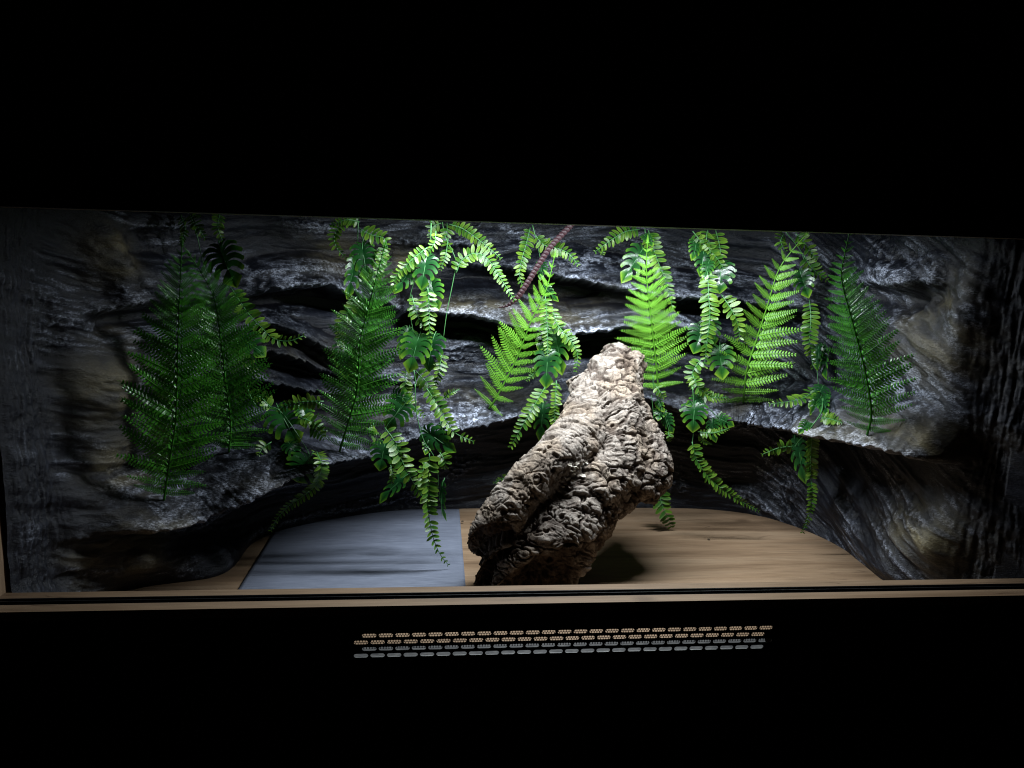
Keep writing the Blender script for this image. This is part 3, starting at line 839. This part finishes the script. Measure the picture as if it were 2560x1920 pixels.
def pinna_mesh(kind, mat, n=15):
    """one leafy side branch of a fern frond, base at origin, unit length along x"""
    V = []; F = []; tv = []
    curve = (0.10, -0.06, 0.02)[kind]; drp = (-0.10, -0.20, -0.02)[kind]
    def P(x, y, z=0.0): return (x, y + curve * x * x, z + drp * x * x)
    for i in range(6):                                   # raised vein
        x = i / 5; r = 0.014 * (1 - .8 * x)
        b = len(V); V.extend([P(x, -r, .004), P(x, 0, .014), P(x, r, .004)]); tv += [0.75] * 3
        if i:
            F.append((b - 3, b, b + 1, b - 2)); F.append((b - 2, b + 1, b + 2, b - 1))
    rg = random.Random(kind)
    for s in (-1, 1):
        for i in range(n):
            x = 0.04 + 0.93 * i / n
            l = 0.15 * (1 - 0.80 * (i / n) ** 1.5) * (0.8 + .2 * min(1, i / 2)) * rg.uniform(.9, 1.1)
            wd = 0.024 * (1 - .45 * i / n); sk = 0.35 * l
            zt = -0.25 * l + rg.uniform(-.25, .25) * l
            b = len(V)
            V.extend([P(x - wd, 0), P(x + wd, 0), P(x + wd * 1.15 + sk * .6, s * l * .6, zt * .3 + .01), P(x + wd * .55 + sk, s * l, zt), P(x - wd * .55 + sk, s * l * .97, zt), P(x - wd * 1.1 + sk * .6, s * l * .6, zt * .3 + .004)])
            tv += [.35, .35, .5, .85, .8, .5]
            q = [(b, b + 1, b + 2, b + 5), (b + 5, b + 2, b + 3, b + 4)]
            F += q if s > 0 else [t[::-1] for t in q]
    me = mesh_of('pinna', V, F, False); tint(me, tv); me.materials.append(M[mat])
    return me
PINNAE = {k: [pinna_mesh(i, k) for i in range(3)] for k in ('bright', 'dark', 'mid')}

def frame(o, origin, ex, ez, sx, sy=None, sz=None):
    """place o with its x axis along ex and z towards ez"""
    ex = ex.normalized(); ey = ez.cross(ex)
    if ey.length < 1e-4: ey = Vector((0, 0, 1)).cross(ex)
    ey.normalize(); ez2 = ex.cross(ey)
    mt = Matrix((ex, ey, ez2)).transposed()
    o.matrix_basis = Matrix.Translation(origin) @ mt.to_4x4() @ Matrix.Diagonal((sx, sy or sx, sz or sx, 1))

FACE = Vector((0.0, -1.0, 0.30)).normalized()

# ---- upright fern fronds
def fern(label, mat, path, wl, wr, dih=(0.25, 0.25), lean=0.05, npair=20, seed=0, ascend=0.45, gap=0.0, taper=1.35):
    rg = random.Random(seed)
    base = hit(*path[0])
    base = base + (CAM - base).normalized() * 0.002
    n = len(path); pts = [base]
    for i in range(1, n):
        f = i / (n - 1)
        pts.append(spot(path[i][0], path[i][1], base.y - gap - lean * f, 0.03))
    ax_ = catmull(pts, 0.006)
    root = thing('fern_frond', label, 'fern', base, 'upright fern fronds')
    L = len(ax_)
    mb = MB().tube([p - base for p in ax_], [0.0023 * (1 - .75 * i / L) + .0003 for i in range(L)], 6)
    me = mesh_of('stalk', mb.v, mb.f, True); tint(me, [.3] * len(mb.v)); link('stalk', me, M[mat], root)
    mpx = (base - CAM).length / FPX
    for i in range(npair):
        f = 0.035 + 0.95 * (i / (npair - 1)) ** 0.96
        k = f * (L - 1); k0 = int(k); p = ax_[k0].lerp(ax_[min(L - 1, k0 + 1)], k - k0)
        t = (ax_[min(L - 1, k0 + 2)] - ax_[max(0, k0 - 2)]).normalized()
        view = (CAM - p).normalized()
        s = t.cross(view).normalized(); nn = s.cross(t).normalized()
        env = min(1.0, 0.55 + f * 2.2) * (1 - ((f - 0.22) / 0.80) ** taper if f > 0.22 else 1.0)
        env = max(env, 0.07)
        for sd, wpx, dh in ((-1, wl, dih[0]), (1, wr, dih[1])):
            ln_ = wpx * mpx * env * rg.uniform(.9, 1.1) / max(.35, cos(dh)) / cos(ascend)
            a = ascend + 0.25 * f + rg.uniform(-.07, .07) - 0.3 * max(0, 1 - f / .2)
            dh2 = dh + rg.uniform(-.16, .16)
            dr = (s * sd * cos(dh2) + nn * sin(dh2)) * cos(a) + t * sin(a)
            nz_ = (nn * cos(dh2) - s * sd * sin(dh2)) + Vector((rg.uniform(-.2, .2), rg.uniform(-.2, .2), rg.uniform(.15, .7)))
            o = link('pinna', PINNAE[mat][rg.randrange(3)], None, root)
            frame(o, p - base, dr, nz_, ln_, ln_ * (-1 if sd < 0 else 1) * rg.uniform(.9, 1.1) * (0.85 + .35 * f), ln_)
    # closing tip
    t = (ax_[-1] - ax_[-4]).normalized()
    o = link('pinna', PINNAE[mat][2], None, root); frame(o, ax_[-2] - base, t, (CAM - base).normalized(), 0.022)
    return root
fern('tall dark green fern frond nearest the left rock wall', 'dark', [(410, 1250), (428, 1130), (440, 1040), (445, 850), (450, 720), (455, 606)], 112, 104, (0.2, 0.3), 0.05, 32, 1, taper=1.9)
fern('dark green fern frond bending left, second from the left wall', 'mid', [(572, 1130), (577, 1060), (562, 934), (540, 765), (508, 690), (470, 632)], 90, 100, (0.25, 0.35), 0.06, 32, 2, taper=1.9)
fern('dark glossy fern frond between two vines left of centre', 'mid', [(849, 1128), (878, 1032), (893, 971), (901, 853), (919, 780), (948, 665), (963, 612)], 86, 98, (0.3, 0.25), 0.07, 28, 3, taper=2.2)
fern('small bright green fern frond leaning right, left of the log', 'bright', [(1222, 1022), (1239, 997), (1285, 910), (1308, 855), (1331, 795), (1366, 722), (1387, 638)], 84, 48, (0.2, 0.75), 0.10, 18, 4, 0.55)
fern('upright bright green fern frond directly above the log top', 'bright', [(1646, 975), (1639, 896), (1629, 809), (1619, 722), (1616, 660), (1619, 602)], 82, 84, (0.25, 0.25), 0.13, 19, 5)
fern('large lime green fern frond leaning right, right of the log', 'bright', [(1858, 1006), (1860, 985), (1867, 925), (1893, 844), (1919, 763), (1951, 667), (2020, 580)], 72, 98, (0.45, 0.2), 0.14, 19, 6, 0.40)
fern('dark green fern frond nearest the right rock wall', 'mid', [(2168, 1088), (2178, 1030), (2163, 930), (2134, 815), (2108, 720), (2104, 680), (2111, 641), (2124, 580)], 74, 98, (0.3, 0.2), 0.10, 28, 7)

# ---- hanging garlands: stems, fern sprigs of round leaflets, split leaves
class Garland:
    def __init__(self, label, Y, top, seed):
        self.Y = Y; self.rg = random.Random(seed)
        self.org = on_plane(top[0], top[1], Y); self.org.z = 0.798
        self.root = thing('hanging_vine', label, 'vine', self.org, 'artificial vines hanging from the ceiling')
        p = on_plane(top[0], top[1], Y)
        self._tube('stem', [self.org, self.org.lerp(p, .5) + Vector((.004, .003, 0)), p], .0016, self.root, self.org)
    def _tube(self, name, pts, r, parent, org):
        dn = catmull(pts, 0.008)
        mb = MB().tube([p - org for p in dn], [r * (1 - .5 * i / len(dn)) for i in range(len(dn))], 5)
        me = mesh_of(name, mb.v, mb.f, True); tint(me, [.5] * len(mb.v))
        return link(name, me, M['stem'], parent)
    def pts(self, pl, dy=0.0, bow=0.0):
        n = len(pl)
        return [spot(x, y, self.Y + dy - bow * sin(pi * min(1, i / max(1, n - 1)) * .8)) for i, (x, y) in enumerate(pl)]
    def stem(self, pl, r=.0013, dy=0.0):
        self._tube('stem', self.pts(pl, dy), r, self.root, self.org)
    def sprig(self, pl, L=22, dy=None, twist=None, space=0.44, fold=None, ends=(0.75, 0.3)):
        rg = self.rg
        dy = rg.uniform(-.025, .02) if dy is None else dy
        P = self.pts(pl, dy, rg.uniform(0, .025))
        org = P[0]
        mpx = (org - CAM).length / FPX; L = L * mpx * rg.uniform(.95, 1.1)
        sp = self._tube('fern_sprig', P, .0013, self.root, org); sp.location = org - self.org
        dn = catmull(P, L * space); n = len(dn)
        tw = rg.uniform(-.45, .45) if twist is None else twist
        fd = rg.uniform(.05, .5) if fold is None else fold
        for i in range(1, n):
            f = i / (n - 1)
            t = (dn[min(n - 1, i + 1)] - dn[i - 1]).normalized()
            s = t.cross((CAM - dn[i]).normalized()); s.normalize()
            nn = s.cross(t).normalized()
            tw2 = tw + .25 * sin(3 * f + tw * 5)
            s, nn = s * cos(tw2) + nn * sin(tw2), nn * cos(tw2) - s * sin(tw2)
            l = L * (ends[0] + (1 - ends[0]) * min(1, f * 4)) * (1 - (1 - ends[1]) * max(0, (f - .35) / .65) ** 1.4)
            for sd in (-1, 1):
                if rg.random() < .03: continue
                a = 0.20 + .35 * f + rg.uniform(-.12, .12)
                fd2 = fd + rg.uniform(-.25, .25)
                dr = (s * sd * cos(fd2) + nn * sin(fd2)) * cos(a) + t * sin(a)
                nz_ = nn * cos(fd2) - s * sd * sin(fd2) + Vector((rg.uniform(-.25, .25), rg.uniform(-.25, .25), rg.uniform(.1, .7)))
                o = link('leaflet', LEAFLETS[rg.randrange(3)], None, sp)
                frame(o, dn[i] - org, dr, nz_, l * rg.uniform(.9, 1.08), l * rg.uniform(.85, 1.1), l)
    def leaf(self, b, t, wpx, dy=None, roll=None, kind=None, back=0.0):
        """split leaf from its base to its tip in the photo, about wpx wide"""
        rg = self.rg
        dy = rg.uniform(-.035, -.01) if dy is None else dy
        B = spot(b[0], b[1], self.Y + dy + .012); Tp = spot(t[0], t[1], self.Y + dy - .012 + back)
        ex = Tp - B; Ln = ex.length * 1.02
        view = (CAM - B).normalized()
        rl = rg.uniform(-.4, .4) if roll is None else roll
        s = ex.normalized().cross(view).normalized(); nn = s.cross(ex.normalized())
        ez = nn * cos(rl) + s * sin(rl) + Vector((0, 0, .45))
        mpx = (B - CAM).length / FPX
        lf = link('split_leaf', SPLITS[rg.randrange(3) if kind is None else kind], None, self.root)
        sy = wpx * mpx / 0.95
        frame(lf, B - self.org, ex, ez, Ln, sy, Ln)
        st = MB().tube([Vector((-.22, .02, -.05)), Vector((-.08, .01, .0)), Vector((.0, 0, .004)), Vector((.5, 0, -.03)), Vector((.9, 0, -.13))], [.012, .014, .017, .010, .004], 5)
        me = mesh_of('leaf_stalk', st.v, st.f, True); tint(me, [.4] * len(st.v)); link('leaf_stalk', me, M['stem'], lf)
def cv(ox, oy, k): return lambda *p: [(ox + x * k, oy + y * k) for x, y in p]
A = cv(0, 500, .2893); Bc = cv(560, 520, .2893); Cc = cv(1100, 520, .2893); D = cv(1500, 540, .2893); E = cv(1920, 540, .2893)
L2 = cv(560, 960, .3616); LG = cv(1140, 820, .398); L4 = cv(1600, 960, .3616)
def one(f, x, y): return f((x, y))[0]

g = Garland('leafy garland hanging behind the two dark ferns at the left', .44, one(A, 1680, 100), 1)
g.stem(A((1640, 130), (1700, 300), (1745, 500), (1800, 700)))
g.sprig(A((1650, 120), (1700, 220), (1770, 330)), 18); g.sprig(A((1900, 110), (1880, 230), (1920, 350)), 18); g.sprig(A((1560, 130), (1600, 260), (1560, 380)), 16)
g.leaf(one(A, 1900, 415), one(A, 2020, 742), 95, roll=.5, kind=0)
g.sprig(Bc((60, 690), (200, 900), (330, 1040), (430, 1130), (560, 1150), (685, 1105)), 24, dy=-.03)
g.leaf(one(Bc, 150, 1130), one(Bc, 340, 1240), 80)
g.sprig(Bc((120, 1180), (200, 1330), (290, 1450)), 20, dy=-.02)
g.sprig(L2((690, 120), (560, 122), (440, 145), (380, 190)), 22, dy=-.03); g.sprig(L2((330, 170), (250, 90), (160, 60)), 20)
g.leaf(one(L2, 380, 180), one(L2, 505, 405), 98, dy=-.02, roll=.15, kind=0)
g.leaf(one(L2, 545, 160), one(L2, 580, 270), 50, dy=-.02)
g.leaf(one(L2, 450, 410), one(L2, 520, 500), 45, dy=-.03)
g.leaf(one(L2, 585, 520), one(L2, 490, 715), 95, dy=-.04, roll=-.2, kind=0)
g.sprig(L2((640, 470), (672, 560), (640, 690), (540, 780), (440, 850), (370, 930), (325, 1010)), 22, dy=-.04, ends=(.9, .35))
g.sprig(L2((590, 290), (640, 320), (690, 380)), 22, dy=-.04); g.sprig(L2((520, 230), (600, 260), (700, 330)), 22, dy=-.03)
g.sprig(L2((330, 400), (270, 440), (240, 490)), 18, dy=-.04)
g.stem(A((1800, 700), (1900, 900)) + Bc((60, 900), (120, 1180)) + L2((200, 120), (380, 180), (560, 430), (600, 520)), dy=-.03)

g = Garland('garland with arching sprigs above the third fern from the left', .56, one(Bc, 1160, 100), 2)
g.stem(Bc((1160, 110), (1155, 300), (1165, 560), (1165, 745))); g.stem(Bc((1170, 170), (1210, 330), (1180, 560), (1210, 780)))
g.sprig(Bc((1160, 130), (1040, 125), (960, 220), (965, 330), (1050, 430)), 22); g.sprig(Bc((1170, 180), (1280, 235), (1380, 260), (1415, 350)), 24, twist=.3)
g.sprig(Bc((1170, 120), (1060, 100), (920, 150)), 18)
g.leaf(one(Bc, 1195, 335), one(Bc, 1235, 622), 66, roll=.2, kind=0); g.leaf(one(Bc, 1130, 470), one(Bc, 1070, 782), 48, roll=-.5, kind=2)
g.sprig(Bc((1390, 330), (1330, 560), (1300, 710)), 18, dy=-.03); g.sprig(Bc((1150, 760), (1100, 860), (1030, 960), (1005, 1100), (1010, 1240)), 22)
g.leaf(one(Bc, 1040, 1190), one(Bc, 1060, 1460), 62, roll=-.2); g.leaf(one(Bc, 1130, 1250), one(Bc, 1140, 1530), 40, roll=.8)

g = Garland('longest and densest garland, its tip reaching down to the paper', .50, one(Bc, 1790, 120), 3)
g.stem(Bc((1790, 130), (1780, 330), (1740, 420), (1650, 610), (1600, 830), (1630, 1050), (1640, 1190)))
g.sprig(Bc((1760, 340), (1640, 430), (1560, 510), (1480, 600), (1465, 720)), 22); g.sprig(Bc((1830, 200), (1820, 300), (1760, 380)), 20)
g.leaf(one(Bc, 1750, 430), one(Bc, 1700, 690), 70, roll=.1, kind=0); g.leaf(one(Bc, 1620, 520), one(Bc, 1475, 735), 48, roll=-.3, kind=2); g.leaf(one(Bc, 1790, 650), one(Bc, 1850, 880), 58, roll=.3)
g.sprig(Bc((1760, 690), (1770, 850), (1780, 1110)), 24, dy=-.03, twist=0.1, fold=.1); g.sprig(Bc((1620, 750), (1680, 950), (1760, 1040)), 22)
g.leaf(one(Bc, 1680, 1120), one(Bc, 1600, 1415), 80, dy=-.04, roll=-.15, kind=0); g.leaf(one(Bc, 1810, 1120), one(Bc, 1745, 1390), 72, dy=-.03, roll=.35, kind=1); g.leaf(one(Bc, 1590, 1060), one(Bc, 1530, 1300), 45, dy=.02)
g.sprig(Bc((1575, 1390), (1565, 1500), (1600, 1660)), 20); g.sprig(Bc((1650, 1400), (1760, 1520), (1840, 1660)), 24); g.sprig(Bc((1880, 1250), (1860, 1400), (1825, 1530)), 20)
g.sprig(L2((1400, 30), (1460, 120), (1540, 260), (1600, 340), (1722, 397)), 26, dy=-.05, twist=.1); g.sprig(L2((1240, 10), (1280, 120), (1380, 220)), 20)
g.sprig(Bc((1900, 1640), (1960, 1600), (2030, 1570)), 12, dy=.02)
g.leaf(one(L2, 1240, 130), one(L2, 1125, 305), 78, dy=-.05, roll=-.1); g.leaf(one(L2, 1170, 80), one(L2, 1280, 100), 50, dy=-.04, roll=.4)
g.leaf(one(L2, 1110, 420), one(L2, 1075, 595), 66, dy=-.09, kind=0, roll=0); g.leaf(one(L2, 1150, 430), one(L2, 1185, 580), 50, dy=-.09, roll=.5)
g.leaf(one(L2, 1400, 330), one(L2, 1595, 470), 60, dy=-.09, kind=0, roll=.5); g.leaf(one(L2, 1500, 280), one(L2, 1530, 400), 40, dy=-.06, roll=.6); g.leaf(one(L2, 1410, 400), one(L2, 1395, 480), 28, dy=-.09)
g.sprig(L2((1110, 300), (1180, 400), (1230, 530), (1290, 650), (1412, 838)), 28, dy=-.10, twist=0, fold=.1)
g.sprig(L2((1420, 480), (1412, 700), (1410, 850), (1440, 1040), (1490, 1170), (1548, 1248)), 26, dy=-.12, ends=(1, .22)); g.sprig(L2((1390, 520), (1370, 650), (1380, 800)), 22, dy=-.09)
g.sprig(L2((1150, 560), (1165, 620), (1158, 695)), 11, dy=-.08); g.sprig(L2((1040, 270), (1000, 320), (1080, 400)), 22, dy=-.07); g.sprig(L2((1490, 470), (1530, 540), (1520, 580)), 22, dy=-.08)
g.leaf(one(L2, 1250, 640), one(L2, 1060, 800), 55, dy=-.04, roll=.7); g.leaf(one(L2, 1510, 700), one(L2, 1480, 940), 26, dy=-.09, roll=1.0)
g.stem(L2((1320, 0), (1330, 200), (1380, 390), (1450, 500), (1480, 640), (1475, 760)), dy=-.09); g.stem(Bc((1640, 1400), (1650, 1560)) + L2((1240, 150), (1120, 300), (1110, 420)), dy=-.06)

g = Garland('short thin garland with arching sprigs left of the red braided strip', .61, one(Cc, 60, 110), 4)
g.stem(Cc((40, 240), (130, 430), (130, 540), (60, 900), (30, 1120))); g.stem(Cc((20, 120), (40, 240)))
g.sprig(Cc((80, 140), (200, 180), (340, 280), (440, 360), (520, 432)), 21); g.sprig(Cc((70, 260), (50, 400), (5, 530)), 18); g.sprig(Cc((10, 130), (-60, 160), (-90, 250)), 20)
g.sprig(Cc((140, 560), (190, 450), (300, 390), (400, 430), (500, 570), (640, 790)), 22, ends=(.9, .35)); g.sprig(Cc((60, 130), (60, 200), (30, 280)), 20)

g = Garland('garland hanging behind the small bright fern left of the log', .65, one(Cc, 800, 140), 5)
g.stem(Cc((800, 150), (830, 270), (870, 450), (905, 700), (910, 780))); g.sprig(Cc((780, 170), (740, 330), (700, 470), (690, 600), (720, 690)), 21); g.sprig(Cc((820, 230), (900, 320), (1020, 350), (1120, 400), (1190, 490)), 22)
g.leaf(one(Cc, 905, 680), one(Cc, 1000, 800), 28, roll=.6); g.leaf(one(Cc, 880, 480), one(Cc, 870, 620), 30)
g.sprig(Cc((910, 760), (920, 900), (930, 1100), (925, 1300)), 21, dy=-.04, twist=0, fold=.1); g.sprig(Cc((960, 850), (1010, 1000), (1090, 1100), (1160, 1190), (1190, 1280), (1170, 1405)), 22, dy=-.03, twist=.1)
g.leaf(one(Cc, 960, 1060), one(Cc, 850, 1230), 55, dy=.0); g.leaf(one(Cc, 1000, 1080), one(Cc, 1050, 1440), 66, dy=-.02, roll=.3); g.leaf(one(Cc, 930, 1260), one(Cc, 915, 1550), 70, dy=-.05, kind=0, roll=0)
g.sprig(Cc((900, 1350), (820, 1420), (755, 1492)), 14, dy=-.03)
g.stem(Cc((920, 1300), (910, 1560), (880, 1650)), dy=-.03)
g.sprig(LG((560, 370), (490, 490), (420, 610), (348, 742)), 24, dy=-.06, ends=(.9, .4)); g.sprig(LG((630, 330), (625, 430), (620, 520), (610, 700)), 18, dy=-.06); g.leaf(one(LG, 545, 490), one(LG, 535, 705), 54, dy=-.04); g.sprig(LG((620, 560), (655, 620), (670, 700)), 14, dy=-.03)
g.sprig(LG((360, 935), (300, 945), (240, 970)), 12, dy=.05)

g = Garland('garland behind the upright bright fern above the log', .67, one(Cc, 1780, 160), 6)
g.stem(Cc((1770, 180), (1780, 300), (1760, 380))); g.stem(Cc((1800, 190), (1830, 300)))
g.sprig(Cc((1725, 185), (1600, 205), (1460, 290), (1345, 375)), 22); g.sprig(Cc((1380, 330), (1400, 360), (1410, 400)), 14); g.leaf(one(Cc, 1745, 365), one(Cc, 1580, 628), 66, roll=-.2, kind=0)
g.sprig(Cc((1800, 190), (1860, 400), (1930, 580), (1990, 770), (2020, 955)), 24, ends=(1, .2)); g.leaf(one(Cc, 1770, 240), one(Cc, 1840, 330), 30)
g.stem(L4((90, -60), (95, 30), (130, 120), (170, 220), (205, 340)), dy=-.06); g.leaf(one(L4, 125, 120), one(L4, 160, 190), 24, dy=-.06, roll=.7); g.leaf(one(L4, 145, 180), one(L4, 125, 250), 34, dy=-.06); g.leaf(one(L4, 180, 220), one(L4, 215, 335), 34, dy=-.06, roll=.5)
g.stem(L4((80, 80), (110, 400), (120, 700)), .0009, dy=-.06); g.sprig(L4((195, 330), (200, 360), (205, 395)), 12, dy=-.06)
g.sprig(L4((120, 680), (150, 830), (190, 920), (212, 985)), 26, dy=-.04, ends=(1, .5)); g.sprig(L4((100, 0), (130, 40), (175, 100)), 16, dy=-.05)

g = Garland('dense garland between the upright fern and the large lime fern', .63, one(D, 930, 110), 7)
g.sprig(D((800, 130), (900, 250), (1000, 350), (1110, 520)), 23); g.sprig(D((1000, 125), (1040, 300), (1030, 440)), 24, twist=.1); g.sprig(D((930, 120), (920, 200), (960, 330)), 20)
g.leaf(one(D, 895, 310), one(D, 880, 508), 52, roll=-.5, kind=0); g.leaf(one(D, 830, 220), one(D, 820, 360), 38, roll=-.7); g.leaf(one(D, 1050, 420), one(D, 1030, 655), 70, roll=.1, kind=0); g.leaf(one(D, 940, 400), one(D, 900, 545), 35)
g.stem(D((930, 120), (960, 380), (1000, 560), (1050, 680)))
g.sprig(D((930, 480), (940, 700), (950, 850), (930, 1050), (900, 1300)), 24, dy=-.03, twist=0, fold=.1, ends=(.9, .4)); g.sprig(D((1050, 680), (1130, 800), (1190, 930), (1210, 1090)), 24, dy=-.02, twist=.2)
g.leaf(one(D, 890, 970), one(D, 815, 1175), 68, dy=-.02, kind=0, roll=-.2); g.leaf(one(D, 940, 900), one(D, 985, 1110), 52, dy=.02); g.leaf(one(D, 1035, 1150), one(D, 1060, 1412), 70, dy=-.02, kind=2, roll=.1)
g.sprig(D((880, 1230), (800, 1350), (790, 1490)), 22, dy=-.04); g.sprig(D((800, 1370), (850, 1480), (960, 1560)), 20, dy=-.05); g.sprig(D((830, 1540), (960, 1570), (1100, 1570)), 16, dy=-.03)
g.leaf(one(L4, 378, 150), one(L4, 365, 322), 68, dy=-.09, kind=1, roll=0); g.leaf(one(L4, 420, 100), one(L4, 330, 140), 36, dy=-.07); g.leaf(one(L4, 540, 235), one(L4, 645, 285), 38, dy=-.07, roll=.3); g.leaf(one(L4, 500, 260), one(L4, 510, 400), 40, dy=-.06, roll=.8)
g.sprig(L4((400, 330), (500, 340), (610, 308)), 14, dy=-.08); g.sprig(L4((420, 340), (430, 390), (495, 418)), 8, dy=-.08); g.stem(L4((440, 130), (545, 240)), dy=-.06)
g.stem(D((800, 1480), (810, 1600)) + L4((375, 150), (370, 330), (360, 420)), dy=-.08)
g.sprig(L4((360, 400), (390, 520), (470, 640), (560, 720), (680, 800), (817, 877)), 20, dy=-.09, ends=(1, .25), twist=.3, fold=.5)

g = Garland('garland hanging between the lime fern and the right dark fern', .575, one(E, 150, 120), 8)
g.sprig(E((140, 150), (110, 220), (150, 300)), 20); g.sprig(E((310, 340), (380, 450), (500, 550)), 22); g.leaf(one(E, 280, 490), one(E, 350, 705), 52, kind=2, roll=.2); g.sprig(E((240, 150), (330, 250), (420, 380)), 20)
g.stem(E((150, 130), (300, 340), (330, 600), (360, 740)))
g.sprig(E((360, 730), (370, 900), (360, 1100), (390, 1310)), 23, twist=0, fold=.15); g.leaf(one(E, 485, 1140), one(E, 495, 1410), 30, roll=.8); g.leaf(one(E, 440, 1130), one(E, 420, 1330), 30, roll=.6)
g.stem(E((360, 740), (400, 1100), (440, 1500)), dy=.01)
g.sprig(E((425, 1490), (330, 1560), (230, 1595), (20, 1625)), 22, dy=-.06); g.leaf(one(E, 470, 1480), one(E, 400, 1620), 40, dy=-.08); g.leaf(one(E, 470, 1560), one(E, 480, 1690), 45, dy=-.09, roll=.4); g.leaf(one(E, 440, 1600), one(E, 350, 1650), 36, dy=-.09)
g.leaf(one(L4, 1250, 90), one(L4, 1195, 190), 40, dy=-.10); g.leaf(one(L4, 1270, 110), one(L4, 1290, 215), 34, dy=-.10, roll=.7)
g.stem(L4((1262, 100), (1255, 190), (1190, 290), (1080, 420), (1065, 500)), .0018, dy=-.10)
g.leaf(one(L4, 1095, 400), one(L4, 1120, 692), 48, dy=-.11, roll=.6, kind=0); g.leaf(one(L4, 1070, 350), one(L4, 1080, 640), 30, dy=-.10, roll=1.0); g.leaf(one(L4, 1160, 270), one(L4, 1100, 340), 30, dy=-.10)
g.sprig(L4((1062, 432), (960, 442), (845, 487)), 20, dy=-.09, ends=(1, .25)); g.sprig(L4((1190, 290), (1180, 560), (1187, 770), (1170, 900), (1125, 1022)), 18, dy=-.11, ends=(1, .35), twist=.6)
g.sprig(L4((1240, 235), (1310, 240), (1395, 268)), 16, dy=-.10)

# ------------------------------------------------------------------ dark red braided strip hanging from above
T = NT('maroon_braided_plastic')
T.base(T.ramp(T.noise(T.coords(), 40, 4), [(0.3, (0.010, 0.003, 0.0045)), (0.7, (0.036, 0.0085, 0.012))])); T.rough(0.5); M['maroon'] = T.mat
pth = [spot(x, y, .60 + .05 * i / 6) for i, (x, y) in enumerate(Cc((1120, 160), (960, 330), (860, 480), (760, 640), (680, 760), (590, 840), (505, 862)))]
topp = on_plane(*one(Cc, 1200, 60), .59)
dn = catmull([topp] + pth, 0.0045); n = len(dn); org = topp
strip = thing('braided_strip', 'dark red scaly braided strip hanging diagonally beside a bright fern', 'braided strip', org)
rr = [0.0050 * min(1, (n - 1 - i) / (n * .20)) ** .7 + .0006 for i in range(n)]
mb = MB().tube([p - org for p in dn], rr, 8)
mb.build('core', M['maroon'], strip, smooth=True)
sc_v = []; sc_f = []
for i in range(6):
    u = i / 5
    for s in (-1, 0, 1): sc_v.append((u * 1.15, s * (0.42 * sin(pi * min(1, .12 + u * .85))), .34 * sin(pi * u) * (1 - .35 * abs(s)) + .03))
for i in range(5):
    for j in (0, 1): a = i * 3 + j; sc_f.append((a, a + 3, a + 4, a + 1))
scm = mesh_of('scale', sc_v, sc_f, True); scm.materials.append(M['maroon'])
for i in range(1, n - 3, 2):
    t = (dn[i + 1] - dn[i - 1]).normalized(); v = (CAM - dn[i]).normalized(); s = t.cross(v).normalized(); nn = s.cross(t)
    for sd in (-1, 1):
        o = link('scale', scm, None, strip)
        frame(o, dn[i] + nn * rr[i] * .55 + s * sd * rr[i] * .95 - org - t * .002, t * .8 - s * sd * .62, nn + s * sd * .35, rr[i] * 2.0)
